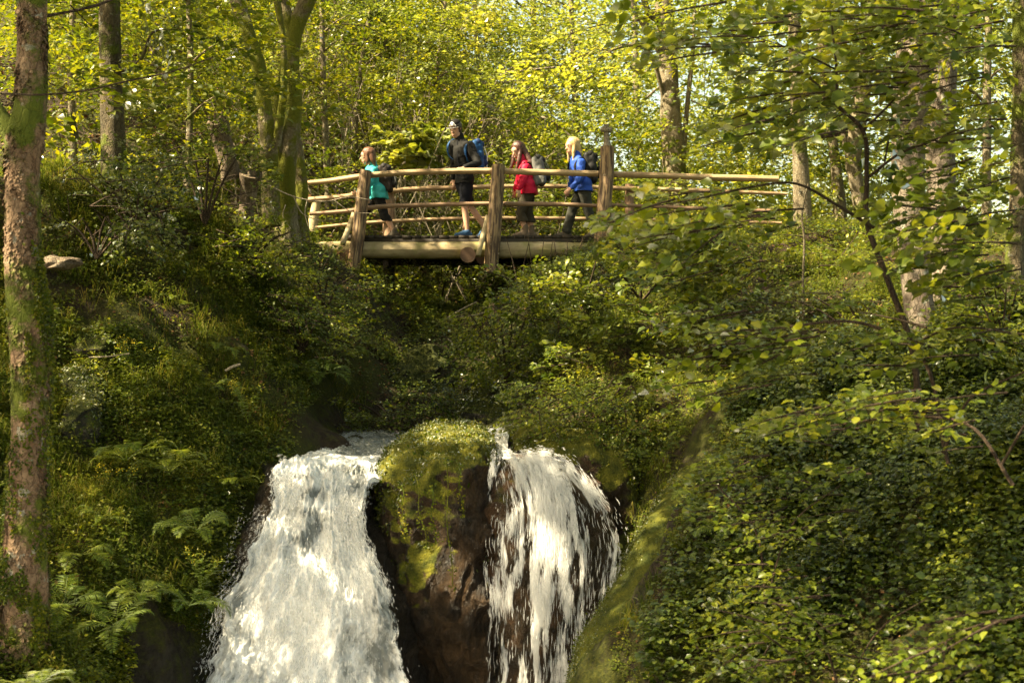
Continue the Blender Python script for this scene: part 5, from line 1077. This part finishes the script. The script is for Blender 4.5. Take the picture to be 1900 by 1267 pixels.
def person(label, J, face, cols, hairspec, female=True, shorts=None, pants_end=None, cap=False, glasses=False, hs=1., loose=1.):
    root_loc = (J['pelvis'][0], J['pelvis'][1], zt)
    f = nrmz(face); up = np.array([0, 0, 1.]); sdv = nrmz(np.cross(f, up)); hu = np.cross(sdv, f)
    hs = hs*1.1; f = f*hs; hu = hu*hs; sdv = sdv*hs; H = J['head']; caps = []
    sw = .036 if female else .042
    # head: skull, face, jaw, nose, ears
    caps += [(H+hu*.030-f*.018, H+hu*.030-f*.022, .088*hs, .088*hs, dict(flat=1.05, fdir=f)), (H+f*.02+hu*.03, H+f*.03-hu*.045, .070*hs, .054*hs), (H+f*.038-hu*.062, H+f*.045-hu*.085, .042*hs, .030*hs),
             (H+f*.082+hu*.012, H+f*.103-hu*.022, .008, .013), (H+f*.075-hu*.058+sdv*.012, H+f*.075-hu*.058-sdv*.012, .012, .012), (H+f*.078-hu*.07+sdv*.008, H+f*.078-hu*.07-sdv*.008, .010, .010),
             (H+f*.075+hu*.038+sdv*.03, H+f*.075+hu*.038-sdv*.03, .014, .014)]
    for s in (-1, 1): caps.append((H+sdv*s*.074-hu*.0-f*.005, H+sdv*s*.078+hu*.022-f*.012, .011, .014))
    caps.append((J['neck'], H-hu*.04-f*.02, .058 if female else .064, .052 if female else .058))
    cN, sN, sF, pv = J['neck'], J['shN'], J['shF'], J['pelvis']; ch = (sN+sF)/2*.75+pv*.25; w_ = .5*np.linalg.norm(sN-sF)
    caps += [(sN, sF, .055, .055), (ch, pv+up*.05, .115, .10), (cN-up*.05, ch, .09, .12), (J['hipN'], J['hipF'], .086, .086)]
    for a, b, c in (('shN', 'elN', 'haN'), ('shF', 'elF', 'haF')):
        caps += [(J[a], J[b], sw+.006, sw-.002), (J[b], J[c], sw-.003, .024)]
    for a, b, c in (('hipN', 'knN', 'anN'), ('hipF', 'knF', 'anF')):
        th = .070 if female else .076; caps += [(J[a], J[b], th, .052), (J[b], J[b]*.62+J[c]*.38-f*[.012, .012, 0], .050, .054), (J[b]*.62+J[c]*.38-f*[.012, .012, 0], J[c], .053, .034)]
    for a, b in (('haN', 'hdN'), ('haF', 'hdF')):
        hand(caps, J[a], J[b], J.get(b+'s', np.array([-1., 0, 0.3])), .5, .95 if female else 1.08)
    wd = J['walk']
    for a in ('N', 'F'): caps.append((J['an'+a], J['an'+a]+J['ft'+a]*.13-up*.045, .030, .022))
    def eyes(g):
        for s in (-1, 1):
            c = H+f*.080+hu*.018+sdv*s*.031; n0 = g.n; capsule(g, c-sdv*.007, c+sdv*.007, .0055, .0055, n=8, k=5)
            for q in range(len(g.G)): 
                if g.G[q][0].min() >= n0: g.G[q] = (g.G[q][0], 1)
            n0 = g.n; c2 = H+f*.078+hu*.040+sdv*s*.031; capsule(g, c2-sdv*.014, c2+sdv*.014-hu*.002, .003, .003, n=8, k=5)
            for q in range(len(g.G)):
                if g.G[q][0].min() >= n0: g.G[q] = (g.G[q][0], 1)
        n0 = g.n; c = H+f*.088-hu*.063; capsule(g, c-sdv*.017, c+sdv*.017, .0055, .0055, n=8, k=5)
        for q in range(len(g.G)):
            if g.G[q][0].min() >= n0: g.G[q] = (g.G[q][0], 2)
        if glasses:
            for s in (-1, 1):
                a = np.linspace(0, 2*np.pi, 13); c = H+f*.094+hu*.016+sdv*s*.033; n0 = g.n
                tube(g, [c+sdv*math.cos(t)*.022+hu*math.sin(t)*.017 for t in a], [.0025]*13, 5, 13, 1); tube(g, [c+sdv*s*.022, H+sdv*s*.082-f*.005+hu*.01], [.0025, .0025], 5, 2, 1)
    body = blob('person', caps, .0085, [SK, EYE, SKD], None, 3, eyes)
    co = np.array([body.data.vertices[0].co]);
    tag(body, label, 'person')
    # shift origin to the feet
    body.data.transform(Matrix.Translation(Vector([-v for v in root_loc]))); body.location = root_loc
    def child(name, caps, vox, m, sm=4, clip=None, fold=0.):
        o = blob(name, caps, vox, [m], None, sm, None, clip, fold); o.parent = body; o.location = [-v for v in root_loc]; return o
    # jacket
    l_ = loose; jc = [(sN, sF, .072*l_, .072*l_), (ch+up*.04, pv+up*.06, .150*l_, .140*l_, dict(flat=.95, fdir=sdv)), (cN-up*.05, ch, .10, .14*l_), (cN-up*.03, cN+up*.045-f*.012, .082, .068), (sN*.6+sF*.4+up*.03, sF*.6+sN*.4+up*.03, .085, .085),
          (pv+up*.12, pv+J['hem']-up*.26, .140*l_, .158*l_, dict(flat=.92, fdir=sdv)), (J['hipN']+up*.12, J['hipF']+up*.12, .122, .122), (J['hipN']+up*.02, J['hipF']+up*.02, .130, .130), (J['hipN']-up*.08, J['hipF']-up*.08, .130, .130), ((J['hipN']+J['hipF'])/2+up*.06, (J['hipN']+J['hipF'])/2-up*.16, .135, .15), (sN, J['elN'], .072, .056*l_), (J['elN'], J['haN']*.9+J['elN']*.1, .056*l_, .042), (sF, J['elF'], .072, .056*l_), (J['elF'], J['haF']*.9+J['elF']*.1, .056*l_, .042)]
    for q in range(5): # sleeve and waist folds
        t = .2+q*.17; jc.append((J['shN']*(1-t)+J['elN']*t+[0, 0, 0], J['shN']*(1-t)+J['elN']*t+sdv*.01, .063+.007*(q % 2), .06))
        t = .15+q*.17; jc.append((J['elN']*(1-t)+J['haN']*t, J['elN']*(1-t)+J['haN']*t+sdv*.01, .055-.006*q*.5+.006*(q % 2), .045))
    child('jacket', jc, .0105, cols['jacket'], 4, pv[2]-cols.get('jl', .11), .011)
    zg = Geo(); tube(zg, [cN+f*.078+up*.02, ch+f*.14*l_, pv+f*.140*l_+up*.02], [.006]*3, 6, 14, 0); o = zg.build('zip', cols['zip']); o.parent = body; o.location = [-v for v in root_loc]
    # trousers
    tp = [(J['hipN']+up*.04, J['hipF']+up*.0, .108, .108)]
    ew = cols.get('hemw', .062)
    for s in ('N', 'F'):
        h, k_, a = J['hip'+s], J['kn'+s], J['an'+s]; tp += [(h, k_, .100, .073)]
        if pants_end == 'knee': tp += [(h, k_, .108, .090), (k_, k_*.8+a*.2, .090, .088)]
        else:
            e = k_*(1-pants_end)+a*pants_end; tp += [(k_, e, .072, ew), (k_*.6+e*.4+[.01, 0, 0], k_*.5+e*.5, .07, .066), (e-[0, 0, .0], e+[0, 0, .012], ew+.004, ew+.002)]
    child('trousers', tp, .0105, cols['pants'], 4, cols.get('tc'), .010)
    for s in ('N', 'F'):
        an, ft = J['an'+s], nrmz(J['ft'+s]); heel = an-ft*.045-up*.055; toe = an+ft*.175-up*.065; hs_ = cols.get('boot', .0)
        sc_ = [(heel, an+ft*.04-up*.052, .043, .047), (an+ft*.04-up*.052, toe, .050, .038), (an-up*.015, an+ft*.08-up*.04, .050, .044)]
        if hs_: sc_.append((an-up*.03, an+up*hs_, .052, .050))
        child('shoe', sc_, .009, cols['shoe'], 3)
        sg = Geo(); boxm(sg, an+ft*.065-up*.098, ft*.125, np.cross(ft, up)*.042, up*.012); o = sg.build('sole', cols['sole']); o.parent = body; o.location = [-v for v in root_loc]
    # hair
    hc = hairspec(H, f, hu, sdv, J)
    hc = [(c[0], c[1], c[2]*1.14, c[3]*1.12)+tuple(c[4:]) for c in hc]; child('hair', hc, .008, cols['hair'], 3, None, .007)
    if cap:
        cc = [(H+hu*.055-f*.018, H+hu*.075-f*.018, .100, .090, dict(flat=1.06, fdir=f))]; child('cap', cc, .008, cols['cap'], 2)
        bg_ = Geo(); 
        for q in range(9):
            t = (q-4)/4*.75; a0 = H+hu*.050-f*.018; e = a0+(f*math.cos(t)+sdv*math.sin(t))*(.155-.02*abs(t)); s0 = a0+(f*math.cos(t)+sdv*math.sin(t))*.085
            tube(bg_, [s0, e], [.012, .009], 6, 2, 0, flat=.5)
        rm = [H+hu*.046-f*.018+(f*math.cos(t)+sdv*math.sin(t))*(.158-.02*abs(t)) for t in np.linspace(-.8, .8, 11)]
        tube(bg_, rm, [.0018]*11, 6, 22, 1); o = bg_.build('cap_brim', [cols['cap'], cols['white']]); o.parent = body; o.location = [-v for v in root_loc]
        lg = Geo()   # white front panel with a dark mountain emblem
        c0 = H+hu*.058-f*.018
        def on(a, h, r=.1075): return c0+(f*math.cos(a)+sdv*math.sin(a))*(r-max(0, h)*.28)*(1.0)+hu*h
        aa = np.linspace(-.58, .58, 13); V = []; 
        for a in aa: V += [on(a, .010), on(a, .008+.062*max(.15, math.cos(a*2.6)))]
        n_ = len(aa); lg.add(V, np.array([[2*i, 2*i+2, 2*i+3, 2*i+1] for i in range(n_-1)]), 0)
        def tri(a0, a1, h0, hp, ap, r): lg.add([on(a0, h0, r), on(a1, h0, r), on(ap, hp, r)], np.array([[0, 1, 2]]), 1)
        tri(-.36, .36, .024, .058, .0, .1105); tri(-.5, -.1, .024, .044, -.28, .1105); tri(.1, .5, .024, .044, .28, .1105)
        lg.add([on(a, h, .1105) for a in np.linspace(-.45, .45, 7) for h in (.010, .018)], np.array([[2*i, 2*i+2, 2*i+3, 2*i+1] for i in range(6)]), 1)
        o = lg.build('cap_emblem', [cols['white'], cols['cap']]); o.parent = body; o.location = [-v for v in root_loc]
    return body
def backpack(label, c, back, up_, size, m, m2, sh, strapm, trim=None):
    """c centre, back = direction away from the wearer's back, size (w across, depth, height); sh = shoulder points"""
    back, up_ = nrmz(back), nrmz(up_); ac = nrmz(np.cross(back, up_)); up_ = np.cross(ac, back); w_, d_, h_ = [s/2 for s in size]
    t = thing('backpack', label, 'backpack', c)
    r = .055
    cp = []
    for a in (-1, 1):
        for h0, h1 in ((-1, 1),):
            for b in (-1, .6): cp.append((c+ac*a*(w_-r)+back*b*(d_-r)-up_*(h_-r), c+ac*a*(w_-r)*.85+back*(b*.8-.1)*(d_-r)+up_*(h_-r), r*1.05, r))
    cp += [(c-ac*(w_-r)*.7, c+ac*(w_-r)*.7, min(d_, .1), min(d_, .1)), (c-ac*(w_-r)*.6+up_*h_*.5-back*.01, c+ac*(w_-r)*.6+up_*h_*.5-back*.01, .085, .085), (c-ac*(w_-r)*.6-up_*h_*.45+back*.015, c+ac*(w_-r)*.6-up_*h_*.45+back*.015, .095, .095)]
    def sub(name, caps, vox, mm):
        o = blob(name, caps, vox, [mm], None, 5); o.parent = t; o.location = [-v for v in t.location]; return o
    sub('bag', cp, .012, m)
    sub('pocket', [(c+back*(d_+.0)-up_*h_*.45-ac*w_*.35, c+back*(d_+.0)-up_*h_*.45+ac*w_*.35, .06, .06), (c+back*(d_+.005)-up_*h_*.1-ac*w_*.3, c+back*(d_+.005)-up_*h_*.1+ac*w_*.3, .045, .045)], .011, m2)
    sub('lid', [(c+up_*h_*.86-ac*w_*.5, c+up_*h_*.86+ac*w_*.5, .062, .062), (c+up_*h_*.72+back*d_*.5-ac*w_*.45, c+up_*h_*.72+back*d_*.5+ac*w_*.45, .058, .058)], .011, m2)
    for s, (sp, arm) in enumerate(sh):
        g = Geo(); a0 = c+up_*h_*.75-back*d_*.6+ac*(w_*.5)*(1 if s else -1)*0+(sp-c)*0
        st = [c*.45+sp*.55+up_*(h_*.35), sp+up_*.082-back*.0, sp-back*.075+up_*.02, arm, c*.6+arm*.4-up_*h_*.5, c-up_*h_*.75-back*d_*.3]
        tube(g, st, [.020, .024, .024, .018, .010, .008], 8, 36, 0, flat=.4); o = g.build('strap', strapm); o.parent = t; o.location = [-v for v in t.location]
    if trim is not None:
        g = Geo()
        for a in (-.5, .5): tube(g, [c+ac*w_*a+up_*h_*.7+back*(d_*.75), c+ac*w_*a*1.1+back*(d_+.035), c+ac*w_*a-up_*h_*.75+back*(d_+.03)], [.010]*3, 6, 16, 0)
        boxm(g, c+back*(d_+.055)-up_*h_*.1+ac*w_*.0, ac*.02, back*.004, up_*.028)
        o = g.build('trim', trim); o.parent = t; o.location = [-v for v in t.location]
    return t
BLK = cloth('cloth_black', (.009, .0085, .008), .8); NVY = cloth('cloth_navy', (.008, .009, .015), .8)
WHT = cloth('cloth_white', (.75, .75, .72), .7); GRY = cloth('cloth_grey', (.14, .14, .13), .7)
TEAL = cloth('cloth_teal', (.05, .42, .42), .6); RED = cloth('cloth_red', (.60, .012, .05), .55); BLU = cloth('cloth_blue', (.025, .08, .42), .6)
OLV = cloth('cloth_olive', (.055, .045, .028), .85); SLT = cloth('cloth_slate', (.045, .045, .036), .85); DBL = cloth('cloth_steelblue', (.015, .065, .18), .6); BTN = cloth('boot_tan', (.17, .125, .085), .8); BTG = cloth('boot_grey', (.09, .075, .055), .8); SHB = cloth('shoe_blue', (.03, .08, .17), .6)
HB = hairm('hair_brown', (.085, .035, .015), (.17, .075, .035)); HD = hairm('hair_dark', (.035, .012, .008), (.10, .035, .02)); HBL = hairm('hair_blond', (.36, .23, .09), (.62, .46, .21)); HBK = hairm('hair_black', (.02, .014, .01), (.05, .035, .025))
V3 = lambda *a: np.array(a, float)
WL = V3(-1, 0, 0)
# 1: woman in the turquoise jacket, hand on the rear rail
Y = 23.4
J = dict(head=P(681, 291, Y), neck=P(690, 309, Y), shN=P(694, 318, Y-.17), shF=P(686, 317, Y+.17), elN=P(682, 346, Y-.26), haN=P(684, 362, Y-.30), elF=P(674, 346, Y+.26), haF=P(664, 357, Y+.55),
         hdN=V3(-.2, -.1, -1), hdF=V3(-.85, .5, -.15), hdFs=V3(0, -.6, .8), pelvis=P(702, 357, Y), hipN=P(703, 366, Y-.09), hipF=P(700, 366, Y+.09), knN=P(713, 400, Y-.08), anN=P(731, 427, Y-.08), knF=P(674, 396, Y+.08), anF=P(664, 428, Y+.08),
         ftN=nrmz(V3(-1, 0, -.45)), ftF=nrmz(V3(-1, 0, .1)), walk=WL, hem=V3(.035, 0, -.045))
J['anN'][2] = zt+.15; J['anF'][2] = zt+.12
def hair_long(front, back_len, spread=0., vol=0.):
    def fn(H, f, hu, sdv, J):
        b = -f*[1, 1, .2]; b = nrmz(b); dn = V3(0, 0, -1)
        c = [(H+hu*.048-f*.030, H+hu*.045-f*.045, .096+vol, .094+vol), (H+hu*.02-f*.055, H-hu*.03-f*.06, .085, .075)]
        for q, o in enumerate((-.055, -.02, .02, .055)):
            s = H-hu*.0-f*.065+sdv*o; c.append((s, s+dn*back_len*.5+b*.035+sdv*o*spread, .042, .036)); c.append((s+dn*back_len*.5+b*.035+sdv*o*spread, s+dn*back_len+b*(.06+spread*.1)+sdv*o*spread*1.5, .036, .014))
        for s in (-1, 1):
            p0 = H+hu*.035+sdv*s*.072-f*.01; c.append((H+hu*.10-f*.01+sdv*s*.02, p0, .026, .024)); c.append((p0, p0+dn*.12+f*front[0], .024, .026)); c.append((p0+dn*.12+f*front[0], p0+dn*front[1]+f*front[0]*1.6, .026, .009))
        return c
    return fn
person('woman in a turquoise jacket and black breeches, first in line, hand on rail', J, V3(-1, -.05, -.12), dict(jacket=TEAL, zip=TEAL, pants=BLK, tc=P(0, 411, 23.4)[2], shoe=BTG, sole=BLK, hair=HB, boot=.02, hemw=.068), hair_long((.0, .2), .20), True, None, .42, glasses=True, loose=1.02)
backpack('small black backpack worn over the turquoise jacket', P(716, 332, Y), V3(1, 0, .12), V3(-.22, 0, 1), (.30, .24, .46), cloth('pack_brownblack', (.03, .022, .018), .6), cloth('pack_black', (.02, .018, .018), .6), [(J['shN'], J['shN']+V3(-.08, -.05, -.2)), (J['shF'], J['shF']+V3(-.08, .05, -.2))], BLK, GRY)
# 2: tall man in black with a cap
Y = 22.75
J = dict(head=P(845, 241, Y-.03), neck=P(853, 259, Y), shN=P(873, 272, Y-.20), shF=P(841, 268, Y+.16), elN=P(887, 303, Y-.42), haN=P(860, 312, Y-.66), elF=P(842, 306, Y+.26), haF=P(842, 333, Y+.20),
         hdN=V3(-.9, -.3, -.12), hdNs=V3(-.2, .9, .1), hdF=V3(.05, -.1, -1), pelvis=P(862, 335, Y), hipN=P(866, 345, Y-.10), hipF=P(858, 345, Y+.09), knN=P(862, 387, Y-.10), anN=P(867, 430, Y-.1), knF=P(874, 385, Y+.08), anF=P(901, 424, Y+.08),
         ftN=nrmz(V3(-1, -.2, 0)), ftF=nrmz(V3(-1, 0, -.7)), walk=WL, hem=V3(.0, 0, -.03))
J['anN'][2] = zt+.11; J['anF'][2] = zt+.17
person('tall man in a black jacket, navy shorts and black and white cap, looking down', J, V3(-.42, -.85, -.30), dict(jacket=BLK, zip=NVY, pants=NVY, tc=P(0, 381, 22.75)[2], jl=.05, shoe=SHB, sole=WHT, hair=HBK, cap=BLK, white=WHT),
       lambda H, f, hu, sdv, J: [(H+hu*.045-f*.03, H+hu*.0-f*.045, .093, .082)], False, None, 'knee', cap=True, hs=1.02, loose=1.06)
backpack('blue backpack with light grey tabs on the back of the tall man', P(884, 290, Y+.06), V3(.9, .45, 0), V3(-.12, 0, 1), (.29, .23, .50), DBL, cloth('pack_navy', (.012, .03, .10), .6), [(J['shN'], J['shN']+V3(-.05, -.10, -.22)), (J['shF'], J['shF']+V3(-.06, -.08, -.2))], DBL, WHT)
# 3: woman in red
Y = 22.85
J = dict(head=P(961, 281, Y), neck=P(969, 299, Y), shN=P(975, 311, Y-.17), shF=P(968, 309, Y+.16), elN=P(968, 338, Y-.24), haN=P(963, 350, Y-.26), elF=P(962, 338, Y+.22), haF=P(956, 352, Y+.24),
         hdN=V3(0, -.1, -1), hdF=V3(-.2, 0, -1), pelvis=P(980, 348, Y), hipN=P(980, 358, Y-.09), hipF=P(981, 358, Y+.09), knN=P(965, 394, Y-.09), anN=P(974, 428, Y-.09), knF=P(980, 394, Y+.09), anF=P(986, 428, Y+.09),
         ftN=nrmz(V3(-1, -.25, 0)), ftF=nrmz(V3(-1, -.1, -.2)), walk=WL, hem=V3(.02, 0, -.03))
J['anN'][2] = zt+.11; J['anF'][2] = zt+.12
def hair3(H, f, hu, sdv, J):
    c = [(H+hu*.048-f*.028, H+hu*.04-f*.045, .097, .093), (H-f*.05, H-f*.07-hu*.05, .085, .065)]
    for o in (-.05, 0, .05):
        s = H-f*.07+sdv*o; e = J['neck']+V3(.10, -.02, -.02)+sdv*o*.8; c += [(s, e, .045, .04), (e, J['neck']+V3(.20, -.03, -.12)+sdv*o, .04, .016)]
    for s in (-1, 1):
        p0 = H+hu*.03+sdv*s*.072+f*.0; k = V3(-.02, -.02, -.17); c += [(H+hu*.10+sdv*s*.02, p0, .026, .024), (p0, p0+k, .026, .03), (p0+k, p0+k+V3(-.05, -.01, -.20), .03, .018), (p0+k+V3(-.05, -.01, -.20), p0+k+V3(-.055, 0, -.28), .018, .007)]
    return c
person('woman in a crimson jacket and olive cropped trousers, long dark hair hanging forward', J, V3(-.72, -.55, -.38), dict(jacket=RED, zip=RED, pants=OLV, tc=P(0, 412, 22.85)[2], shoe=BTN, sole=BTG, hair=HD, boot=.075, hemw=.088), hair3, True, None, .48, loose=1.0)
backpack('grey and black backpack on the woman in red', P(1000, 318, Y), V3(1, .1, .1), V3(-.2, 0, 1), (.30, .24, .48), GRY, cloth('pack_dark', (.02, .02, .02), .6), [(J['shN'], J['shN']+V3(-.06, -.06, -.2)), (J['shF'], J['shF']+V3(-.06, .04, -.2))], BLK, GRY)
# 4: blonde woman in blue
Y = 22.75
J = dict(head=P(1061, 273, Y), neck=P(1070, 291, Y), shN=P(1078, 302, Y-.17), shF=P(1066, 301, Y+.16), elN=P(1075, 332, Y-.27), haN=P(1061, 349, Y-.30), elF=P(1062, 330, Y+.22), haF=P(1058, 350, Y+.3),
         hdN=V3(-.75, -.1, -.6), hdF=V3(-.4, 0, -.8), pelvis=P(1082, 343, Y), hipN=P(1084, 354, Y-.09), hipF=P(1080, 354, Y+.09), knF=P(1061, 392, Y+.08), anF=P(1051, 432, Y+.08), knN=P(1092, 394, Y-.09), anN=P(1106, 430, Y-.09),
         ftN=nrmz(V3(-1, 0, -.4)), ftF=nrmz(V3(-1, -.1, 0)), walk=WL, hem=V3(.01, 0, -.03))
J['anF'][2] = zt+.11; J['anN'][2] = zt+.14
person('blonde woman in a royal blue jacket and grey hiking trousers, last in line', J, V3(-.85, -.45, -.15), dict(jacket=BLU, zip=BLK, pants=SLT, shoe=BTG, sole=BLK, hair=HBL, boot=.03, hemw=.072), hair_long((.015, .26), .22), True, None, .93, loose=1.0)
backpack('black backpack with grey badge on the woman in blue', P(1096, 312, Y), V3(1, .05, .05), V3(-.12, 0, 1), (.30, .25, .50), cloth('pack_coal', (.014, .014, .014), .6), BLK, [(J['shN'], J['shN']+V3(-.06, -.06, -.2)), (J['shF'], J['shF']+V3(-.06, .04, -.2))], BLK, GRY)
